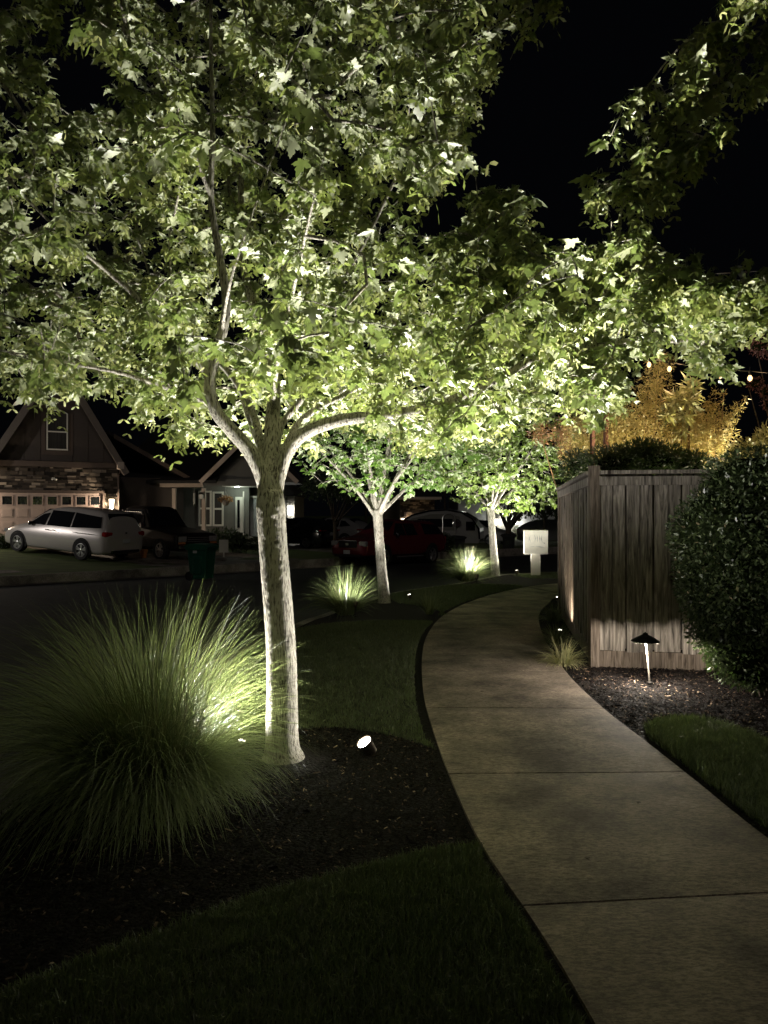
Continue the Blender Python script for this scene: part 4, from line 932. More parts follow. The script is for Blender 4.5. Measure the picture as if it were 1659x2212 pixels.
pg = 'rusty steel poles behind the fence'
for i, (x, lab) in enumerate(((1279, 'left one of the two thin rusty poles behind the fence'), (1308, 'right one of the two thin rusty poles behind the fence'))):
    b = W(x, 1000, 9.3+0.3*i); mb = MB(); mb.box((0, 0, 2.0), (0.05, 0.05, 4.0)); mb.box((0, 0, 4.015), (0.07, 0.07, 0.03)); mb.box((0, 0, 0.02), (0.12, 0.12, 0.04)); o = mb.build('pole', M['rust'], bevel=0.003)
    o.location = (b.x, b.y, 0); o.rotation_euler = (0, 0.002, 0.3); tag(o, lab, 'pole', pg)

# string lights
def string(label, pts, bulbs, lit=True):
    r = empty('string_lights', tuple(W(*pts[0])), 0, label, 'string lights', 'string lights over the garden'); o0 = W(*pts[0])
    q = cr([W(*p) for p in pts], 8); mb = MB(); mb.tube([p-o0 for p in q], 0.005, 5); mb.build('wire', M['black_metal'], r)
    for (x, y, Y, on) in bulbs:
        c = W(x, y, Y)-o0
        mb = MB(); mb.lathe([(0.012, 0.03), (0.014, 0.075), (0.008, 0.085)], 10, c); mb.tube([c+Vector((0, 0, .08)), c+Vector((0, 0, .13))], 0.003, 5); s = mb.build('socket', M['black_metal'], r)
        mb = MB(); mb.lathe([(0.004, -0.035), (0.018, -0.025), (0.026, -0.003), (0.022, 0.015), (0.012, 0.032)], 12, c); mb.build('bulb', M['bulb'] if on else M['glass'], r)
        if on: lamp('POINT', 'bulb_light', tuple(c+o0+Vector((0, -0.01, -0.06))), 5.0, (1.0, 0.68, 0.34), size=0.03)
string('string of warm bulbs crossing low over the golden maples', [(1300, 770, 9.4), (1402, 776, 9.1), (1450, 783, 8.9), (1503, 792, 8.7), (1560, 798, 8.5), (1620, 802, 8.3), (1700, 808, 8.0), (1800, 800, 7.8)],
       [(1402, 788, 9.1, True), (1446, 797, 8.9, True), (1503, 806, 8.7, False), (1555, 812, 8.5, True), (1620, 817, 8.3, True)])
string('string of warm bulbs partly hidden in the maple crown', [(1440, 670, 9.4), (1500, 684, 9.2), (1570, 680, 9.0), (1640, 685, 8.8), (1750, 684, 8.5)], [(1500, 697, 9.2, True), (1570, 692, 9.0, True)])
string('highest string of bulbs at the right edge', [(1450, 600, 8.9), (1550, 591, 8.6), (1600, 588, 8.5), (1680, 582, 8.3), (1800, 570, 8.1)], [(1570, 616, 8.6, True)])
# hidden uplight added behind the fence to brighten the golden trees
spotlight((4.0, 8.95, 0.12), (3.9, 9.75, 1.7), 1900, 'added hidden spotlight behind the fence that brightens the golden maples', 1.2, 'lens_dim', color=(1.0, 0.87, 0.60), cone=115)

# ------------------------------------------------------------------ mailbox
mbp = G(1157, 1244); mx = empty('cluster_mailbox', tuple(mbp), R(-8), 'pale box on a square post beside the far bend of the path', 'mailbox')
sc = mbp.y/F
bw = 50*sc; bh = 51*sc; zb = (1244-1196)*sc
mb = MB(); mb.box((0, 0, zb/2+0.0), (20*sc, 0.16, zb)); mb.build('post', M['box_paint'], mx, bevel=0.006)
mb = MB(); mb.box((0, 0, zb+bh/2), (bw, 0.42, bh)); mb.build('box', M['box_paint'], mx, bevel=0.008)
mb = MB()
for zz in (0.25, 0.5, 0.75): mb = MB(); mb.box((bw/2+0.004, 0.0, zb+bh*zz), (0.006, 0.16, 0.02)); mb.build('side_latch', M['black_metal'], mx)
mb = MB(); rs = np.random.RandomState(3)
def stroke(x0, z0, x1, z1, w):
    a = Vector((x0, -0.213, z0)); b = Vector((x1, -0.213, z1)); d = (b-a).normalized(); s = Vector((-d.z, 0, d.x))*w/2; mm = a.lerp(b, 0.5)+s*rs.normal(0, 1.0)
    mb.add([a, mm-s, b, mm+s], [(0, 1, 2, 3)])
for k in range(4): x = bw*(-0.08+0.11*k); stroke(x, zb+bh*0.83, x+0.012, zb+bh*(0.5-0.02*k), 0.028)
stroke(-bw*.32, zb+bh*.8, -bw*.22, zb+bh*.45, 0.02); stroke(-bw*.24, zb+bh*.78, -bw*.34, zb+bh*.5, 0.016); stroke(-bw*.05, zb+bh*.33, bw*.38, zb+bh*.28, 0.022); stroke(-bw*.3, zb+bh*.3, 0, zb+bh*.34, 0.014); stroke(bw*.3, zb+bh*.5, bw*.38, zb+bh*.42, 0.03)
mb.build('worn_lettering', M['mark'], mx)

# ------------------------------------------------------------------ vehicles
def loft_car(st, w, nseg=1):
    mb = MB(); rows = []
    for (x, zl, zb, zr, wr, ws) in st:
        W2 = w*ws; zm = zl+(zb-zl)*0.55
        rows.append([(x, 0, zl), (x, W2*0.86, zl), (x, W2*0.98, zl+0.07), (x, W2*1.01, zm), (x, W2*0.97, zb), (x, wr, zb+(zr-zb)*0.9), (x, wr*0.82, zr), (x, wr*0.4, zr+0.015), (x, 0, zr+0.02)])
    full = []
    for r in rows: full.append(r+[(p[0], -p[1], p[2]) for p in reversed(r[1:-1])])
    k = len(full[0]); n = len(full); vs = [v for r in full for v in r]
    fs = [(i*k+j, i*k+(j+1) % k, (i+1)*k+(j+1) % k, (i+1)*k+j) for i in range(n-1) for j in range(k)]
    fs += [tuple(range(k-1, -1, -1)), tuple((n-1)*k+j for j in range(k))]
    mb.add(vs, fs); return mb
def interp(st, x, i):
    s = sorted(st, key=lambda r: r[0]); return float(np.interp(x, [r[0] for r in s], [r[i] for r in s]))
def side_poly(mb, st, w, poly, sgn, off=0.012):
    P = []
    for (x, z) in poly:
        zb = interp(st, x, 2); zr = interp(st, x, 3); wr = interp(st, x, 4); ws = interp(st, x, 5); zl = interp(st, x, 1); zm = zl+(zb-zl)*0.55
        zt = zb+(zr-zb)*0.9
        if z >= zb: t = min(1, (z-zb)/max(0.02, zt-zb)); y = w*ws*0.97*(1-t)+wr*t
        elif z >= zm: t = (z-zm)/(zb-zm); y = w*ws*(1.01*(1-t)+0.97*t)
        else: t = max(0, (z-zl-0.07)/(zm-zl-0.07)); y = w*ws*(0.98*(1-t)+1.01*t)
        P.append((x, sgn*(y+off), z))
    n = len(P); c = np.mean(P, axis=0); vs = P+[(p[0], p[1]-sgn*0.03, p[2]) for p in P]
    f = [tuple(range(n)), tuple(range(2*n-1, n-1, -1))]+[((i+1) % n, i, i+n, (i+1) % n+n) for i in range(n)]
    if sgn > 0: f = [tuple(reversed(q)) for q in f]
    mb.add(vs, f)
def add_wheel(root, x, y, r, wd, sgn, spokes=10):
    wr = empty('wheel', (x, y, r)); wr.parent = root
    Mx = Matrix.Rotation(R(-90)*sgn, 3, 'X')
    mb = MB(); mb.lathe([(r*0.66, -wd/2), (r*0.94, -wd/2), (r, -wd*0.35), (r, wd*0.35), (r*0.94, wd/2), (r*0.68, wd/2), (r*0.66, wd*0.3)], 28, M=Mx); mb.build('tyre', M['tyre'], wr, smooth=False)
    mb = MB(); mb.lathe([(r*0.67, wd*0.3), (r*0.68, wd*0.46), (r*0.62, wd*0.47), (r*0.60, wd*0.25)], 28, M=Mx)
    mb.lathe([(r*0.14, wd*0.2), (r*0.14, wd*0.44), (r*0.05, wd*0.48)], 12, M=Mx)
    for k in range(spokes):
        a = 2*pi*k/spokes+(0.12 if k % 2 else -0.12); d = Vector((cos(a), sin(a), 0)); e = Vector((-sin(a), cos(a), 0))*r*0.045
        q = [d*r*0.1-e+Vector((0, 0, wd*.42)), d*r*0.63-e*1.5+Vector((0, 0, wd*.42)), d*r*0.63+e*1.5+Vector((0, 0, wd*.42)), d*r*0.1+e+Vector((0, 0, wd*.42))]
        q += [v-Vector((0, 0, 0.02)) for v in q]; q = [Mx@v for v in q]
        mb.add(q, [(0, 1, 2, 3), (7, 6, 5, 4), (0, 4, 5, 1), (1, 5, 6, 2), (2, 6, 7, 3), (3, 7, 4, 0)])
    mb.build('rim', M['rim'], wr)
def vehicle(name, label, cat, loc, heading, pitch, st, w, wheels, wheel_r, paint, side_win, ws, rs_, lights, extra=None, spokes=10, group=None, boxy=False):
    root = empty(name, loc, 0, label, cat, group); root.rotation_euler = (0, -pitch, math.atan2(heading[1], heading[0]))
    b = loft_car(st, w).build('body', paint, root, smooth=True)
    if boxy:
        b.data.polygons.foreach_set('use_smooth', [False]*len(b.data.polygons)); bv = b.modifiers.new('bevel', 'BEVEL'); bv.width = 0.04; bv.segments = 3; bv.limit_method = 'ANGLE'; bv.angle_limit = R(35)
    else: sb = b.modifiers.new('subsurf', 'SUBSURF'); sb.levels = 1; sb.render_levels = 2
    for sgn in (1, -1):
        for poly in side_win:
            mb = MB(); side_poly(mb, st, w, poly, sgn); mb.build('side_window', M['glass'], root)
    for nm, q in (('windscreen', ws), ('rear_window', rs_)):
        if q:
            (x0, z0, w0), (x1, z1, w1) = q; n = Vector((z1-z0, 0, -(x1-x0))); n = n.normalized()*(0.03 if (z1-z0) else 0.03)
            if nm == 'rear_window': n = Vector((-(abs(z1-z0)), 0, abs(x1-x0))).normalized()*0.03
            else: n = Vector((abs(z1-z0), 0, abs(x1-x0))).normalized()*0.03
            vs = [Vector((x0, -w0, z0))+n, Vector((x0, w0, z0))+n, Vector((x1, w1, z1))+n, Vector((x1, -w1, z1))+n]; vs += [v-n*1.6 for v in vs]
            mb = MB(); mb.add(vs, [(0, 1, 2, 3), (7, 6, 5, 4), (0, 4, 5, 1), (1, 5, 6, 2), (2, 6, 7, 3), (3, 7, 4, 0)]); mb.build(nm, M['glass'], root)
    for x in wheels:
        for sgn in (1, -1):
            mb = MB(); pts = [(x+wheel_r*1.2*cos(a), wheel_r*1.0+wheel_r*1.2*sin(a)) for a in np.linspace(0, pi, 12)]; pts = [(p[0], max(0.16, p[1])) for p in pts]+[(x-wheel_r*1.2, 0.2), (x+wheel_r*1.2, 0.2)]
            side_poly(mb, st, w, pts[:12]+[(x-wheel_r*1.15, 0.22), (x+wheel_r*1.15, 0.22)], sgn, 0.006); mb.build('wheel_arch', M['tyre'], root)
            add_wheel(root, x, sgn*(w-0.075), wheel_r, 0.22, sgn, spokes)
    for (nm, mt, c, d) in lights:
        mb = MB(); mb.box(c, d); mb.build(nm, M[mt], root, bevel=min(d)*0.3)
    return root
# silver minivan
st_van = [(2.52, .3, .62, .66, .5, .72), (2.42, .22, .72, .76, .62, .9), (2.1, .2, .86, .92, .72, .98), (1.55, .2, .97, 1.04, .74, 1), (1.3, .2, 1.0, 1.12, .72, 1), (.75, .2, 1.02, 1.50, .66, 1), (.3, .2, 1.02, 1.70, .66, 1), (-.6, .2, 1.03, 1.77, .66, 1), (-1.6, .2, 1.05, 1.76, .66, 1), (-2.2, .22, 1.07, 1.70, .64, 1), (-2.42, .25, 1.08, 1.42, .66, .99), (-2.52, .3, .98, 1.06, .7, .92), (-2.56, .34, .8, .85, .66, .84)]
wins = [[(1.15, 1.07), (.35, 1.07), (.3, 1.5), (.62, 1.44)], [(.24, 1.07), (-.85, 1.08), (-.85, 1.60), (.2, 1.60)], [(-.93, 1.09), (-2.25, 1.16), (-2.1, 1.52), (-.93, 1.60)]]
vhead = Vector((-2.9, 1.3)).normalized()
vehicle('minivan', 'silver minivan parked nose in before the stone trimmed garage', 'car', (-11.35, 26.5, -0.04), vhead, math.atan(0.23/3.1), st_van, 0.96, (1.58, -1.5), 0.35, M['car_silver'], wins,
        ((1.28, 1.12, .66), (.5, 1.6, .56)), ((-2.46, 1.14, .66), (-2.24, 1.64, .58)),
        [('headlight', 'headlamp', (2.3, .72, .72), (.28, .3, .14)), ('headlight', 'headlamp', (2.3, -.72, .72), (.28, .3, .14)), ('tail_light', 'tail', (-2.44, .76, .96), (.2, .36, .17)), ('tail_light', 'tail', (-2.44, -.76, .96), (.2, .36, .17)),
         ('licence_plate', 'plate', (-2.585, 0, .72), (.02, .32, .14)), ('rear_bumper', 'car_black', (-2.56, 0, .36), (.08, 1.3, .1)), ('door_handle', 'chrome', (.12, .985, .92), (.2, .03, .03)), ('door_handle', 'chrome', (-.2, .985, .92), (.2, .03, .03)),
         ('side_mirror', 'car_black', (.98, .93, 1.08), (.12, .2, .14)), ('body_moulding', 'chrome', (-1.6, .99, .93), (1.0, .02, .02)), ('badge', 'chrome', (-2.55, 0, 1.0), (.02, .09, .05))])
# dark old pickup
st_pk = [(2.62, .42, .88, .92, .72, .93), (2.55, .38, .98, 1.02, .8, .99), (1.6, .38, 1.08, 1.12, .84, 1), (.95, .38, 1.12, 1.17, .84, 1), (.36, .38, 1.16, 1.90, .70, 1), (.2, .38, 1.16, 1.93, .70, 1), (-.75, .38, 1.16, 1.93, .70, 1), (-.85, .38, 1.16, 1.88, .70, 1), (-.92, .38, 1.12, 1.16, .9, 1), (-2.6, .42, 1.12, 1.15, .9, 1), (-2.7, .48, 1.05, 1.08, .86, .97)]
wins = [[(.66, 1.2), (-.7, 1.2), (-.66, 1.80), (.34, 1.80)]]
vehicle('pickup_truck', 'old dark pickup facing the street behind the silver minivan', 'truck', (-9.05, 28.75, -0.22), Vector((0.80, -0.60)), R(-2), st_pk, 0.98, (1.72, -1.75), 0.37, M['car_brown'], wins,
        ((.90, 1.22, .78), (.42, 1.84, .66)), None,
        [('headlight', 'headlamp', (2.66, .70, .82), (.05, .34, .2)), ('headlight', 'headlamp', (2.66, -.70, .82), (.05, .34, .2)), ('turn_signal', 'orange', (2.66, .72, .67), (.05, .3, .07)), ('turn_signal', 'orange', (2.66, -.72, .67), (.05, .3, .07)),
         ('grille', 'tyre', (2.65, 0, .8), (.05, .98, .26)), ('grille_bar', 'rim', (2.685, 0, .8), (.02, .98, .02)), ('grille_bar', 'rim', (2.685, 0, .87), (.02, .98, .02)), ('grille_bar', 'rim', (2.685, 0, .73), (.02, .98, .02)), ('front_bumper', 'chrome', (2.72, 0, .54), (.12, 1.8, .13)),
         ('window_trim', 'chrome', (-.15, -.86, 1.73), (1.1, .03, .03)), ('side_mirror', 'chrome', (.7, -1.05, 1.25), (.08, .16, .2)), ('window_trim', 'chrome', (-.76, -.9, 1.5), (.03, .03, .6))], spokes=8, boxy=True)
# black SUV
st_suv = [(2.3, .32, .7, .74, .6, .8), (2.15, .25, .84, .88, .7, .95), (1.2, .24, 1.0, 1.05, .72, 1), (.95, .24, 1.02, 1.12, .7, 1), (.3, .24, 1.04, 1.58, .6, 1), (-.3, .24, 1.05, 1.65, .6, 1), (-1.3, .24, 1.08, 1.58, .58, 1), (-1.9, .26, 1.12, 1.35, .58, .98), (-2.2, .3, 1.08, 1.14, .66, .93), (-2.3, .36, .85, .9, .66, .85)]
wins = [[(.85, 1.1), (.1, 1.1), (.1, 1.5), (.35, 1.5)], [(.02, 1.1), (-.9, 1.13), (-.85, 1.5), (.02, 1.52)], [(-.98, 1.14), (-1.65, 1.2), (-1.2, 1.46), (-.95, 1.48)]]
suvl = [('tail_light', 'tail', (-2.2, .62, 1.0), (.16, .5, .06)), ('tail_light', 'tail', (-2.2, -.62, 1.0), (.16, .5, .06)), ('licence_plate', 'plate', (-2.33, 0, .82), (.02, .34, .16)), ('headlight', 'headlamp', (2.2, .65, .74), (.16, .3, .1)), ('headlight', 'headlamp', (2.2, -.65, .74), (.16, .3, .1))]
vehicle('suv', 'glossy black SUV parked right of the nearest trunk with its plate towards the street', 'car', (-4.75, 39.3, -0.42), Vector((-0.86, 0.5)), R(1), st_suv, 0.92, (1.4, -1.38), 0.36, M['car_black'], wins,
        ((.98, 1.12, .64), (.34, 1.56, .52)), ((-2.1, 1.16, .58), (-1.4, 1.56, .48)), suvl)
vehicle('suv', 'pale grey SUV beyond the black one, half hidden by the dark street tree', 'car', (-2.9, 41.6, -0.42), Vector((-0.86, 0.5)), R(1), st_suv, 0.92, (1.4, -1.38), 0.36, M['car_grey'], wins,
        ((.98, 1.12, .64), (.34, 1.56, .52)), ((-2.1, 1.16, .58), (-1.4, 1.56, .48)), suvl)
# red pickup with shell
st_rp = [(2.65, .42, .82, .86, .62, .86), (2.55, .38, .95, .99, .74, .96), (1.9, .36, 1.04, 1.09, .8, 1), (1.2, .36, 1.08, 1.14, .8, 1), (.55, .36, 1.1, 1.70, .62, 1), (.2, .36, 1.1, 1.78, .62, 1), (-.7, .36, 1.12, 1.76, .62, 1), (-.98, .36, 1.12, 1.70, .64, 1), (-1.02, .38, 1.14, 1.70, .66, 1), (-1.6, .4, 1.14, 1.76, .66, 1), (-2.35, .42, 1.15, 1.70, .66, 1), (-2.62, .45, 1.14, 1.18, .8, 1), (-2.7, .48, 1.02, 1.06, .78, .96)]
wins = [[(.95, 1.17), (.2, 1.17), (.2, 1.62), (.55, 1.62)], [(.12, 1.17), (-.6, 1.18), (-.55, 1.62), (.12, 1.62)], [(-1.12, 1.2), (-2.4, 1.2), (-2.2, 1.58), (-1.12, 1.62)]]
vehicle('pickup_truck', 'dark red pickup with a canopy, parked at the far kerb behind the second trunk', 'truck', (0.25, 28.9, -0.565), Vector((-0.60, -0.80)), 0.018, st_rp, 0.93, (1.62, -1.6), 0.385, M['car_red'], wins,
        ((1.15, 1.17, .66), (.56, 1.68, .54)), None,
        [('headlight', 'headlamp', (2.56, .66, .86), (.14, .36, .2)), ('headlight', 'headlamp', (2.56, -.66, .86), (.14, .36, .2)), ('grille', 'tyre', (2.63, 0, .84), (.08, .84, .24)), ('grille_frame', 'chrome', (2.665, 0, .97), (.03, .86, .03)), ('badge', 'chrome', (2.68, 0, .84), (.02, .14, .1)),
         ('licence_plate', 'plate', (2.70, 0, .55), (.02, .3, .14)), ('air_dam', 'tyre', (2.67, 0, .42), (.05, 1.2, .1)), ('rear_bumper', 'chrome', (-2.76, 0, .56), (.1, 1.6, .14)), ('side_step', 'rim', (0, .97, .36), (1.7, .1, .05)), ('side_mirror', 'car_black', (.85, .98, 1.2), (.1, .16, .16)), ('tail_light', 'tail', (-2.66, .86, .95), (.08, .08, .3))], spokes=6)
# white car nose beyond the trailer
vehicle('parked_car', 'white car showing its nose from behind the teardrop trailer', 'car', (6.15, 47.3, -0.62), Vector((0.75, -0.66)), 0, st_suv, 0.92, (1.4, -1.38), 0.34, M['car_white'], wins[:0],
        ((.98, 1.12, .64), (.34, 1.56, .52)), None, suvl)
vehicle('parked_car', 'small dark car far off between mailbox and fence', 'car', (10.8, 46.5, -0.6), Vector((0.95, 0.3)), 0, st_suv, 0.92, (1.4, -1.38), 0.34, M['car_grey'], wins[:0],
        ((.98, 1.12, .64), (.34, 1.56, .52)), None, suvl)
# teardrop trailer
tr = empty('camper_trailer', (3.1, 42.0, -0.58), R(-14), 'pale teardrop camping trailer with a dark arched roof in the far driveway', 'trailer')
prof = [(-3.0, .55), (-2.75, .95), (-2.1, 1.45), (-1.3, 1.9), (-.3, 2.15), (.7, 2.2), (1.5, 2.05), (2.1, 1.7), (2.45, 1.15), (2.5, .6), (2.4, .4), (-2.8, .4)]
mb = MB(); mb.prism(prof, 'y', -1.0, 1.0); mb.build('body', M['car_grey'], tr, bevel=0.05)
mb = MB()
for a, b in zip(prof[:9], prof[1:10]):
    d = Vector((b[0]-a[0], 0, b[1]-a[1])); m_ = Vector(((a[0]+b[0])/2, 0, (a[1]+b[1])/2+0.0)); mb.box(m_, (d.length+0.04, 2.08, 0.09), rot=Matrix.Rotation(-math.atan2(d.z, d.x), 3, 'Y'))
mb.build('roof_band', M['car_black'], tr)
mb = MB(); mb.prism([(-2.5, .98), (-2.0, 1.3), (-1.3, 1.72), (-.3, 1.95), (.7, 1.98), (1.4, 1.82), (1.4, 1.35), (1.2, 1.05)], 'y', -1.012, -0.99); mb.build('upper_panel', M['siding_grey'], tr)
mb = MB(); mb.prism([(-1.2, 1.25), (1.0, 1.25), (1.0, 1.7), (-.9, 1.7), (-1.2, 1.55)], 'y', -1.03, -0.99); mb.build('side_window', M['glass'], tr)
mb = MB(); mb.lathe([(0.24, 0), (0.24, 0.03), (0.2, 0.04)], 20, (1.25, -1.04, 1.45), M=Matrix.Rotation(R(90), 3, 'X')); mb.build('round_window', M['chrome'], tr)
mb = MB(); mb.tube([(.45, -1.06, .9)]+[(.8+.35*cos(a), -1.06, 1.7+.3*sin(a)) for a in np.linspace(pi, 0, 8)]+[(1.15, -1.06, .9)], 0.03, 6); mb.build('door_frame', M['rim'], tr)
mb = MB(); mb.box((2.0, -1.02, 1.3), (.5, .03, .5)); mb.build('galley_window', M['glass'], tr)
mb = MB(); mb.tube([(2.4, 0, .45), (3.3, 0, .45)], 0.05, 6); mb.tube([(3.2, 0, 0), (3.2, 0, .55)], 0.03, 6); mb.build('tow_bar', M['rim'], tr)
add_wheel(tr, -1.3, -0.95, 0.34, 0.2, -1, 8); add_wheel(tr, -1.3, 0.95, 0.34, 0.2, 1, 8)

# bins
def bin_(label, loc, rz, m, h=1.05, group=None, name='wheelie_bin'):
    r = empty(name, loc, rz, label, 'wheelie bin', group); s = h/1.05
    mb = MB(); a, b = 0.24*s, 0.30*s
    vs = [(-a, -a, .05*s), (a, -a, .05*s), (a, a, .05*s), (-a, a, .05*s), (-b, -b, .93*s), (b, -b, .93*s), (b, b, .93*s), (-b, b, .93*s)]
    mb.add(vs, [(3, 2, 1, 0), (4, 5, 6, 7), (0, 1, 5, 4), (1, 2, 6, 5), (2, 3, 7, 6), (3, 0, 4, 7)])
    mb.box((0, 0, .9*s), (.68*s, .68*s, .06*s)); mb.box((0, -a-.035*s, .45*s), (.26*s, .05*s, .5*s)); mb.build('bin_body', m, r, bevel=0.015)
    mb = MB(); mb.prism([(-.35*s, .93*s), (.35*s, .93*s), (.36*s, .97*s), (.2*s, 1.03*s), (-.2*s, 1.05*s), (-.38*s, .98*s)], 'y', -.34*s, .34*s); mb.build('lid', m, r, bevel=0.01)
    for sg in (-1, 1):
        mb = MB(); mb.lathe([(.03*s, -.03), (.13*s, -.03), (.13*s, .03), (.03*s, .03)], 16, (-.27*s, sg*.22*s, .13*s), M=Matrix.Rotation(R(90), 3, 'X')); mb.build('wheel', M['tyre'], r)
    mb = MB(); mb.tube([(-.4*s, -.25*s, .95*s), (-.4*s, .25*s, .95*s)], .015*s, 6); mb.build('handle', m, r); return r
bp = G(436, 1253, z_street); o = bin_('green wheelie bin standing in the dark street before the old pickup', tuple(bp), R(-14), M['bin_green'], 1.02)
mb = MB(); mb.box((-.05, -.302, .80), (.12, .01, .07)); mb.build('sticker', M['plate'], o)
bin_('dark wheelie bin beside the round bush by the trailer', tuple(G(990, 1199, lambda Y: z_street(min(Y, 36)))), 0.2, M['bin_black'], 1.0)
bin_('dark wheelie bin beneath the crooked dark tree', tuple(G(1099, 1199, lambda Y: z_street(min(Y, 36)))), -0.2, M['bin_black'], 1.1)

# ------------------------------------------------------------------ houses
def stones(mb, x0, x1, z0, z1, yf, seed, attr):
    rs = np.random.RandomState(seed); z = z0
    while z < z1-0.02:
        h = min(rs.uniform(0.06, 0.15), z1-z); x = x0-rs.uniform(0, .2)
        while x < x1:
            w = rs.uniform(0.12, 0.42); a = max(x, x0); b = min(x+w, x1); 
            if b-a > 0.02:
                d = rs.uniform(0.01, 0.075); mb.box(((a+b)/2, yf-d/2, z+h/2), (b-a-0.008, d, h-0.008)); attr += [rs.rand()]*8
            x += w
        z += h
def window(root, x0, x1, z0, z1, y, m='trim_white', pane='glass', sash=True, arch=0.0, fr=0.05):
    f = MB()
    if arch:
        n = 8; xs = np.linspace(x0, x1, n+1); top = [z1+arch*(1-((x-(x0+x1)/2)/((x1-x0)/2))**2) for x in xs]
        for i in range(n):
            f.prism([(xs[i], top[i]-fr), (xs[i+1], top[i+1]-fr), (xs[i+1], top[i+1]), (xs[i], top[i])], 'y', y-.05, y)
        zt = z1
    else:
        f.box(((x0+x1)/2, y-.025, z1-fr/2), (x1-x0, .05, fr)); zt = z1-fr
    f.box(((x0+x1)/2, y-.03, z0+fr/2), (x1-x0, .06, fr)); f.box((x0+fr/2, y-.025, (z0+fr+zt)/2), (fr, .05, zt-z0-fr)); f.box((x1-fr/2, y-.025, (z0+fr+zt)/2), (fr, .05, zt-z0-fr))
    if sash: f.box(((x0+x1)/2, y-.022, (z0+z1)/2), (x1-x0-2*fr, .04, fr))
    o = f.build('window', M[m], root)
    g = MB(); g.box(((x0+x1)/2, y-.005, (z0+z1)/2+arch/2), (x1-x0-2*fr, .008, z1-z0-2*fr+arch)); g.build('pane', M[pane], o)
    return o
def coach(root, x, y, z, m='coach', energy=20, color=(1, .72, .42), s=1.0):
    f = MB(); f.box((x, y-.02, z), (.1*s, .04, .2*s)); f.box((x, y-.14*s, z+.19*s), (.2*s, .2*s, .03*s)); f.box((x, y-.14*s, z-.15*s), (.12*s, .12*s, .03*s)); f.tube([(x, y-.03, z+.1*s), (x, y-.14*s, z+.24*s)], .01, 5)
    o = f.build('wall_lamp', M['black_metal'], root)
    g = MB(); g.lathe([(.06*s, -.13*s), (.08*s, .16*s)], 8, (x, y-.14*s, z)); g.build('lamp_glass', M[m], o)
    Mw = Matrix.Translation(root.location) @ root.rotation_euler.to_matrix().to_4x4()
    if energy: lamp('POINT', 'coach_bulb', tuple(Mw@Vector((x, y-.25*s, z))), energy, color, size=.05)

# house 1
a1 = math.atan2(2.0, 3.9)
h1 = empty('garage_house', (-15.2, 29.0, 0.08), a1, 'steep gabled brown house with stone veneer over its garage door, left edge', 'house')
AX, HW, EZ, SL = 2.05, 2.62, 3.4, 1.7
mb = MB(); d0 = 0.0
mb.prism([(-1.3, 3.5), (4.4, 3.5), (4.4, 3.5), (AX, EZ+SL*2.35)], 'y', d0, d0+9)
mb.v = []; mb.f = []; mb.m = []
mb.prism([(-.3-.0, 3.42), (4.4, 3.42), (AX, 3.42+SL*2.35)], 'y', 0.0, 9.0)
mb.box((-1.55, 4.5, 1.71), (.9, 9, 3.418)); mb.box((4.12, 4.5, 1.71), (.56, 9, 3.418)); mb.box((1.37, 4.5, 2.83), (4.94, 9, 1.18)); mb.box((1.37, 5, 1.1), (4.94, 8, 2.2))
mb.build('wall', M['siding'], h1)
mb = MB()
for x in np.arange(0.2, 4.3, 0.6):
    zt = 3.42+SL*(2.35-abs(x-AX))-0.05
    if zt > 3.7 and abs(x-AX) > 0.5: mb.box((x, -.008, (3.5+zt)/2), (.04, .016, zt-3.5))
mb.build('batten', M['siding'], h1)
mb = MB(); at = []
stones(mb, -2.0, 4.38, 2.32, 3.25, -.002, 5, at); stones(mb, 3.86, 4.38, 0.0, 2.32, -.002, 6, at); rnd_mesh(mb, 'stone_veneer', M['stone'], h1, at)
mb = MB(); mb.box((1.2, -.06, 3.37), (6.4, .12, .22)); mb.box((1.4, -.05, 2.255), (4.96, .1, .11)); mb.box((3.83, -.05, 1.1), (.08, .1, 2.2)); mb.build('trim', M['trim_brown'], h1)
gd = MB(); gd.box((1.37, .06, 1.1), (4.9, .05, 2.19))
for r_ in range(3):
    for c_ in range(9):
        gd.box((-.86+c_*.545, .03, .32+r_*.53), (.42, .02, .36))
        gd.box((-.86+c_*.545, .016, .32+r_*.53), (.34, .012, .28))
gdo = gd.build('garage_door', M['garage'], h1, bevel=.006)
for c_ in range(9):
    x = -.86+c_*.545; f = MB(); f.box((x, .025, 1.70), (.42, .04, .04)); f.box((x, .025, 2.07), (.42, .04, .04)); f.box((x-.19, .025, 1.885), (.04, .04, .33)); f.box((x+.19, .025, 1.885), (.04, .04, .33)); fo = f.build('window', M['garage'], h1)
    g = MB(); g.box((x, .032, 1.885), (.34, .01, .33)); g.build('pane', M['glass'], fo)
window(h1, AX-.40, AX+.40, 3.95, 5.45, -.03, pane='curtain', arch=.16)
mb = MB(); mb.box((AX, -.012, 3.83), (1.2, .02, .16)); mb.box((AX-.52, -.012, 4.7), (.14, .02, 1.58)); mb.box((AX+.52, -.012, 4.7), (.14, .02, 1.58)); mb.box((AX, -.012, 5.72), (1.2, .02, .16)); mb.build('window_surround', M['trim_brown'], h1)
LR = math.hypot(HW, SL*HW); ar = math.atan(SL)
for sg in (1, -1):
    mb = MB(); cx = AX+sg*HW/2*1.02; cz = EZ+SL*2.35-SL*HW/2*1.02+.16
    mb.box((cx, 4.25, cz), (LR, 9.6, .12), rot=Matrix.Rotation(ar*sg, 3, 'Y')); mb.build('roof', M['roof'], h1)
    mb = MB(); mb.box((cx-.0, -.57, cz-.07), (LR*.99, .05, .26), rot=Matrix.Rotation(ar*sg, 3, 'Y')); mb.build('rake_board', M['rake'], h1)
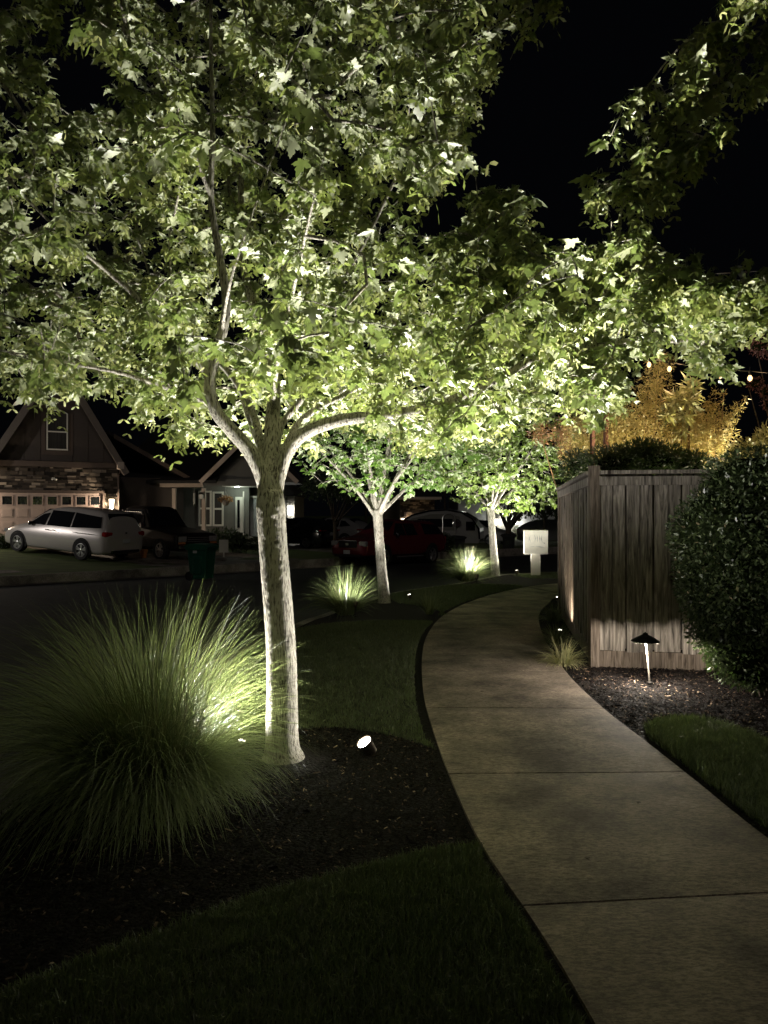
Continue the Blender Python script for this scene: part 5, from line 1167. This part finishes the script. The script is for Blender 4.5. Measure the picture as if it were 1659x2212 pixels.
mb = MB(); mb.box((4.45, -.45, 3.36), (.26, .3, .3)); mb.build('eave_return', M['trim_tan'], h1, bevel=.01)
mb = MB(); mb.tube([(4.42, -.05, 3.3), (4.5, -.06, 3.1), (4.42, -.06, 3.0), (4.42, -.06, 0.1)], .035, 8); mb.build('downspout', M['trim_brown'], h1)
coach(h1, 4.12, -.09, 1.75, 'coach', 130, (1, .80, .58), 1.3)
coach(h1, -1.4, -.09, 1.85, 'coach', 130, (1, .80, .58), 1.3)
mb = MB(); mb.box((1.9, -.1, 2.78), (.1, .1, .08)); mb.tube([(1.9, -.1, 2.78), (1.85, -.2, 2.74)], .035, 8); mb.tube([(1.9, -.1, 2.78), (2.02, -.2, 2.73)], .035, 8); mb.build('flood_lamp', M['trim_white'], h1)
# side wing of house 1
mb = MB(); mb.box((6.0, 5.2, 1.5), (3.2, 6, 3.0)); mb.build('wing_wall', M['siding_dark'], h1)
mb = MB(); mb.prism([(4.2, 4.9), (7.9, 2.85), (7.9, 3.0), (4.2, 5.05)], 'y', 1.8, 9); mb.build('wing_roof', M['roof'], h1)
mb = MB(); mb.prism([(4.45, 4.7), (7.95, 2.78), (7.95, 2.98), (4.45, 4.92)], 'y', 1.72, 1.79); mb.build('wing_rake_board', M['trim_brown'], h1)
# hedge stub beside garage
shrub('round_bush', 'small clipped bush beside the garage at the left edge', 'shrub', (-14.35, 27.4, .05), [(-14.35, 27.4, .32, .42, .4, .36)], 2500, .05, 121, 'leaf_dark', stems=2, core=.85, shell=.2)

# house 2
h2 = empty('porch_house', (-11.75, 34.0, 0.1), 0, 'grey porch house with white posts behind the old pickup', 'house')
s_ = lambda px: (px-283)*34/F
zz = lambda py: EYE-(py-CY)*34/F-0.1
mb = MB(); mb.box((1.9, 4.9, 1.4), (6.6, 6.8, 2.8)); mb.prism([(s_(440), 2.8), (s_(640), 2.8), (s_(540), 2.8+2.05)], 'y', .35, 3.6); mb.box((s_(547), 3.2, 1.4), (s_(588)-s_(506), 2.0, 2.8)); mb.build('wall', M['siding_grey'], h2)
mb = MB(); mb.box((s_(360), 0.0, zz(1048)), (s_(440)-s_(283), .14, .19)); mb.build('porch_beam', M['trim_tan'], h2, bevel=.005)
for px in (376, 440): mb = MB(); mb.box((s_(px), .0, zz(1052)/2-.02), (.17, .17, zz(1052)-.08)); mb.build('porch_post', M['trim_tan'], h2, bevel=.005)
mb = MB(); mb.box((2.0, .8, .1), (7.4, 1.7, .2)); mb.build('porch_floor', M['concrete_far'], h2)
window(h2, s_(411), s_(441), zz(1138), zz(1058), 1.48, fr=.09, pane='curtain'); window(h2, s_(443), s_(468), zz(1138), zz(1060), 1.48, fr=.09, pane='curtain')
mb = MB(); mb.box((s_(503), 1.44, zz(1112)), (s_(511)-s_(494), .1, zz(1072)-zz(1152))); mb.build('door_frame', M['trim_white'], h2)
mb = MB(); mb.box((s_(502), 1.38, zz(1110)), (.12, .02, 1.35)); mb.build('sidelight', M['glass'], h2)
dr = MB(); dr.box((s_(534), 1.9, 1.0), (s_(556)-s_(513), .08, 2.1))
for i in range(3):
    for j in range(4): dr.box((s_(519)+i*.28, 1.85, .35+j*.44), (.2, .03, .32))
dr.build('door', M['door_white'], h2, bevel=.01)
mb = MB(); mb.box((s_(534), 1.84, 2.13), (s_(560)-s_(511), .12, .12)); mb.box((s_(512.5), 1.7, 1.2), (.06, .5, 2.4)); mb.build('door_surround', M['trim_white'], h2)
# roofs
mb = MB(); mb.prism([(-.35, 2.72), (8.2, 5.9), (8.2, 6.05), (-.35, 2.86)], 'x', -1.4, s_(470)); mb.build('roof', M['roof'], h2)
for sg in (1, -1):
    xm = s_(540); hw = s_(540)-s_(436); an = math.atan(2.2/hw); ln = math.hypot(hw, 2.2)
    mb = MB(); mb.box((xm+sg*hw/2, 1.7, 2.74+1.10+.1), (ln+.1, 4.0, .12), rot=Matrix.Rotation(an*sg, 3, 'Y')); mb.build('gable_roof', M['roof'], h2)
    mb = MB(); mb.box((xm+sg*hw/2, -.34, 2.74+1.10+.02), (ln, .06, .2), rot=Matrix.Rotation(an*sg, 3, 'Y')); mb.build('rake_board', M['trim_tan'], h2)
mb = MB(); mb.box((s_(512), .05, zz(1042)), (s_(585)-s_(442), .12, .3)); mb.build('gable_beam', M['siding_grey'], h2)
mb = MB(); mb.box((s_(530), .85, zz(1050)+.02), (s_(585)-s_(480), 1.4, .05)); mb.build('porch_ceiling', M['trim_white'], h2)
mb = MB(); mb.lathe([(.1, 0), (.1, .02)], 14, (s_(505), .7, zz(1050)-.03)); mb.build('ceiling_lamp', M['coach_white'], h2)
lamp('POINT', 'porch_bulb', (-11.75+s_(507), 34.75, zz(1050)-.08), 16, (.85, 1, .82), size=.06)
h5 = empty('corner_house', (0.0, 46.0, -0.5), 0, 'dark house whose white corner and lantern show just right of the nearest trunk', 'house')
s5 = lambda px: (px-CX)*46/F
mb = MB(); mb.box((s5(598), 3.0, 1.5), (s5(634)-s5(562), 6, 3.0)); mb.build('wall', M['siding_grey'], h5)
mb = MB(); mb.box((s5(629), -.06, 1.5), (.42, .12, 3.0)); mb.build('corner_trim', M['trim_white'], h5)
mb = MB(); mb.prism([(s5(556), 3.01), (s5(642), 3.01), (s5(600), 4.3)], 'y', -.5, 7); mb.build('roof', M['roof'], h5)
coach(h5, s5(628), -.14, 2.06, 'coach_white', 90, (1, .97, .86), 1.9)
# hanging basket
hb = empty('hanging_basket', (-11.75+s_(484), 34.3, 0.1+zz(1081)), 0, 'white hanging basket of trailing flowers under the porch eave', 'hanging basket')
mb = MB(); mb.lathe([(.06, -.24), (.13, -.2), (.18, -.05), (.18, 0)], 16); mb.build('pot', M['basket'], hb)
mb = MB(); [mb.tube([(.17*cos(a), .17*sin(a), 0), (0, 0, .45)], .006, 4) for a in (0, 2.1, 4.2)]; mb.tube([(0, 0, .45), (0, 0, .85)], .006, 4); mb.build('hanger', M['rim'], hb)
foliage('flowers', [(0, 0, .06, .34, .3, .14)], 500, .09, 131, 'leaf_red', hb, shell=.8)
wc = empty('wind_chime', (-11.75+s_(416.5), 34.2, .1+zz(1053)), 0, 'pale wind chime hanging between the porch posts', 'wind chime')
mb = MB(); mb.tube([(0, 0, .05), (0, 0, -.25)], .005, 4); mb.lathe([(.05, -.25), (.05, -.27)], 10); mb.build('hanger', M['rim'], wc)
mb = MB(); [mb.tube([(.035*cos(a), .035*sin(a), -.27), (.035*cos(a), .035*sin(a), -.27-L)], .012, 6) for a, L in ((0, .5), (1.26, .45), (2.5, .55), (3.8, .4), (5, .5))]; mb.build('tubes', M['trim_white'], wc)
bf = empty('bird_feeder', (-11.75+s_(437), 33.75, .1+zz(1073)), 0, 'small white bird feeder hanging beside the right porch post', 'bird feeder')
mb = MB(); mb.box((0, 0, 0), (.16, .16, .2)); mb.build('house_box', M['trim_white'], bf)
mb = MB(); mb.prism([(-.13, .1), (.13, .1), (0, .22)], 'y', -.12, .12); mb.tube([(0, 0, .2), (0, 0, .55)], .005, 4); mb.build('roof', M['black_metal'], bf)
# plants by porch
for i, (px, py, r_, lab) in enumerate(((452, 1158, .55, 'dark shrub right behind the old pickup bonnet'), (487, 1160, .6, 'twiggy dark shrub before the lit porch door'), (515, 1164, .5, 'leggy shrub below the panelled white door'), (570, 1165, .6, 'low dark shrub just left of the nearest trunk'))):
    c = W(px, py, 31.5); zgr = z_far(c.x, c.y)
    shrub('porch_shrub', lab, 'shrub', (c.x, c.y, zgr), [(c.x, c.y, zgr+r_*.8, r_, r_, r_*.8), (c.x+.2, c.y, zgr+r_*1.1, r_*.6, r_*.6, r_*.6)], 900, .13, 140+i, 'leaf_dark', stems=5, core=.5 if i != 1 else 0, shell=.7, amp=.25, group='shrubs before the porch')
lsp = G(1163/1.0*0+552, 1180, lambda Y: -.2)
sg = W(553, 1150, 30.0); 
mb = MB(); mb.box((0, 0, .45), (.36, .05, .5)); mb.box((0, 0, .12), (.05, .04, .24)); o = mb.build('yard_sign', M['trim_white']); c = W(543/1.0*0+(400+1185/3.607)/1.507*1.0, 1172, 29.0); zg_ = z_far(c.x, c.y); o.location = (c.x, c.y, zg_); tag(o, 'small blank pale panel standing in the dark bed before the porch', 'yard sign')
mb = MB(); mb.lathe([(.09, 0), (.14, .28), (.16, .3), (.15, .32)], 16); o = mb.build('flower_pot', M['orange']); c = W((400+245/3.607)/1.507, 1180, 27.0); o.location = (c.x, c.y, z_far(c.x, c.y)); tag(o, 'small terracotta pot on the driveway behind the minivan', 'flower pot')

# house 3 (far stone garage)
h3 = empty('stone_house', (0.0, 52.0, -0.6), R(6), 'far low house with a stone front lit by one warm wall lamp', 'house')
sx = lambda px: (px-CX)*52/F
zz3 = lambda py: EYE-(py-CY)*52/F+0.6
mb = MB(); mb.box((sx(902), 4, 1.5), (sx(940)-sx(864), 8, 3.0)); mb.box((sx(846), 6, 1.45), (sx(864)-sx(828), 8, 2.9)); mb.build('wall', M['siding_dark'], h3)
mb = MB(); at = []; stones(mb, sx(865), sx(939), zz3(1114), 2.95, -.002, 15, at); stones(mb, sx(865), sx(872), 0, zz3(1114), -.002, 16, at); rnd_mesh(mb, 'stone_veneer', M['stone'], h3, at)
gd = MB(); gd.box((sx(905), -.03, 1.05), (2.1, .05, 2.1)); [gd.box((sx(905)-.75+.5*i, -.065, .35+.55*j), (.4, .02, .4)) for i in range(4) for j in range(3)]; gd.build('garage_door', M['garage'], h3)
mb = MB(); mb.box((sx(902), 3.6, 3.08), (sx(950)-sx(856), 9.6, .16)); mb.build('roof_edge', M['trim_tan'], h3)
mb = MB(); mb.prism([(sx(854), 3.16), (sx(952), 3.16), (sx(903), 4.1)], 'y', -1, 8); mb.build('roof', M['roof'], h3)
coach(h3, sx(869), -.09, zz3(1127), 'coach', 30, (1, .72, .4), 1.5)
# house 4
h4 = empty('white_house', (0.0, 55.0, -0.6), 0, 'far pale house with a lit garage behind the farthest maple', 'house')
sx4 = lambda px: (px-CX)*55/F
zz4 = lambda py: EYE-(py-CY)*55/F+0.6
mb = MB(); mb.box((sx4(1095), 4, 1.5), (sx4(1215)-sx4(1005), 8, 3.0)); mb.build('wall', M['door_white'], h4)
window(h4, sx4(1017), sx4(1033), zz4(1150), zz4(1122), -.01, fr=.08, pane='curtain')
gd = MB(); gd.box((sx4(1086), -.03, 1.1), (2.3, .05, 2.2)); [gd.box((sx4(1086)-.85+.55*i, -.065, .35+.55*j), (.42, .02, .4)) for i in range(4) for j in range(4)]; gd.build('garage_door', M['trim_white'], h4)
mb = MB(); mb.prism([(sx4(1000), 3.0), (sx4(1222), 3.0), (sx4(1110), 5.2)], 'y', -.6, 8); mb.build('roof', M['roof'], h4)
coach(h4, sx4(1071), -.05, zz4(1128), 'coach_white', 26, (1, .97, .85), 1.4); coach(h4, sx4(1114), -.05, zz4(1127), 'coach_white', 40, (1, .97, .85), 1.4)

# driveways & walks on the far side
def drive(name, pts, dz=.012): return patch(name, pts, z_far, dz, M['concrete_far'], step=1.0)
def along(t, d): v = KA+KD*t+KN*d; return (float(v[0]), float(v[1]))
drive('driveway', [along(6.0, .3), along(12.6, .3), along(11.6, 10.5), along(4.1, 11.5)])
drive('driveway', [along(17, .3), along(23, .3), along(21, 17), along(16.5, 17)])
drive('pavement', [along(-18, 2.0), along(1.5, 2.0), along(1.5, 3.4), along(-18, 3.4)])

# dark street tree, background trees, round bush
def dark_tree(label, base, h, blobs, n, size, seed, m='leaf_dark', tr=.09, name='street_tree', group=None):
    r = empty(name, base, 0, label, 'tree', group); mb = MB(); b0 = Vector(base)
    mb.tube([(0, 0, -.1), (0.02, 0, h*.5), (0, 0, h)], [tr*1.3, tr, tr*.8], 8); rs = np.random.RandomState(seed)
    for i in range(9):
        b = blobs[i % len(blobs)]; e = Vector(b[:3])-b0+Vector((rs.normal(0, b[3]*.3), rs.normal(0, b[4]*.3), 0)); mb.tube([(0, 0, h*(.7+.05*(i % 4))), Vector((0, 0, h)).lerp(e, .5)+Vector((0, 0, -.1)), e], [tr*.5, tr*.3, tr*.12], 6)
    mb.build('trunk', M['bark_dark'], r, smooth=True); foliage('crown', blobs, n, size, seed, m, r, origin=base, shell=.9, amp=.25); return r
b = W(723, 1166, 33); zb_ = z_far(b.x, b.y)
dark_tree('dark street tree in shadow between the two nearest trunks', (b.x, b.y, zb_), 1.7, [(b.x+.2, b.y, 2.7, 1.7, 1.5, .75), (b.x-.7, b.y, 2.65, .9, .9, .6), (b.x+1.2, b.y, 2.5, 1.1, 1, .6)], 5000, .13, 151)
b = W(1098, 1172, 38)
dark_tree('crooked dark tree before the far lit garage', (b.x, b.y, -.6), 1.5, [(b.x, b.y, 2.2, 1.1, 1, .55), (b.x+.9, b.y, 2.0, .8, 1, .5)], 1800, .14, 152, tr=.16)
for i, (px, Y, h, r_, lab) in enumerate(((1175, 44, 2.4, 1.7, 'dark leafy tree above the white mailbox'), (960, 62, 5, 3.2, 'tall dark tree beyond the trailer'), (790, 60, 5, 3.0, 'tall dark tree behind the red pickup'), (1240, 50, 3, 2.6, 'dark tree mass left of the fence top'))):
    b = W(px, 1106, Y); dark_tree(lab, (b.x, b.y, -.7), h, [(b.x, b.y, h, r_, r_, r_*.75), (b.x+.6*r_, b.y, h-.3*r_, r_*.7, r_*.7, r_*.5), (b.x-.6*r_, b.y, h-.3*r_, r_*.7, r_*.7, r_*.5)], 3500, .2, 160+i, group='dark trees beyond the street')
b = W(956, 1188, 33.5)
shrub('round_bush', 'round dark bush in front of the trailer', 'shrub', (b.x, b.y, -.5), [(b.x, b.y, -.5+.52, .58, .55, .55)], 2500, .07, 170, 'leaf_dark', stems=3, core=.85, shell=.25)

# post lamp added left of the view to light the minivan and lawn
yl = empty('fill_post_lamp', (-18.2, 23.6, z_far(-18.2, 23.6)), 0, 'added post lamp out of view that lights the minivan and lawn', 'fill lamp')
mb = MB(); mb.tube([(0, 0, -.1), (0, 0, 2.1)], .04, 10); mb.build('pole', M['black_metal'], yl)
mb = MB(); mb.lathe([(.07, 2.1), (.12, 2.35)], 8); mb.build('lamp_glass', M['coach'], yl)
mb = MB(); mb.lathe([(.15, 2.36), (.02, 2.5)], 8); mb.build('cap', M['black_metal'], yl)
lamp('POINT', 'fill_post_bulb', (-18.0, 23.4, yl.location.z+2.28), 360, (1, .93, .87), size=.1)
for i, (x, y) in enumerate(((1115, 1600), (1210, 1632), (1380, 1745), (1040, 1502), (1265, 1870))):
    g = G(x, y); mb = MB(); rs = np.random.RandomState(i+5); P_, T_ = leaf_proto(False); P_ = P_*0.028; P_[:, 2] += 0.004-P_[:, 2].min()+0.006*rs.rand()
    mb.add([tuple(p) for p in P_], [tuple(int(k) for k in t) for t in T_]); o = mb.build('fallen_leaf', M['bark_dark']); o.location = (g.x, g.y, z_near(g.y)+.024); o.rotation_euler = (0, 0, i*1.3)
    tag(o, 'small dark dry leaf lying on the concrete path', 'leaf', 'dry leaves on the path')
# garden bed details: twig on mulch, dry leaves on path
mb = MB(); t0 = G(1455, 1562); mb.tube([G(1400, 1545)+Vector((0, 0, .012)), G(1435, 1556)+Vector((0, 0, .018)), G(1480, 1568)+Vector((0, 0, .01)), G(1520, 1572)+Vector((0, 0, .014))], [.003, .004, .003, .002], 5); tag(mb.build('fallen_twig', M['bark_warm']), 'thin bare twig lying on the mulch above the right lawn', 'twig')

# ------------------------------------------------------------------ world, moon-like fill, camera
w = bpy.data.worlds.new('World'); bpy.context.scene.world = w; w.use_nodes = True
bg = w.node_tree.nodes['Background']; bg.inputs[0].default_value = (0.55, 0.62, 0.85, 1); bg.inputs[1].default_value = 0.0016
sun = bpy.data.lights.new('fill_sun', 'SUN'); sun.energy = 0.10; sun.angle = R(10); sun.color = (1.0, 0.88, 0.78)  # weak unseen fill from behind the camera, added to lift house fronts and vehicles
so = bpy.data.objects.new('fill_sun', sun); C.objects.link(so); so.rotation_euler = (R(60), 0, R(12))

cam = bpy.data.cameras.new('camera'); co = bpy.data.objects.new('camera', cam); C.objects.link(co)
co.location = (0, 0, EYE); co.rotation_euler = (R(90), 0, 0); cam.sensor_fit = 'VERTICAL'; cam.sensor_height = 36; cam.lens = 36*F/2212; cam.clip_end = 1000; cam.clip_start = 0.05
S = bpy.context.scene; S.camera = co
S.view_settings.view_transform = 'Standard'; S.view_settings.look = 'None'; S.view_settings.exposure = 0.0; S.view_settings.gamma = 1.0
S.cycles.max_bounces = 6; S.cycles.diffuse_bounces = 2; S.cycles.glossy_bounces = 3; S.cycles.transmission_bounces = 4; S.cycles.sample_clamp_indirect = 4.0; S.cycles.use_denoising = True
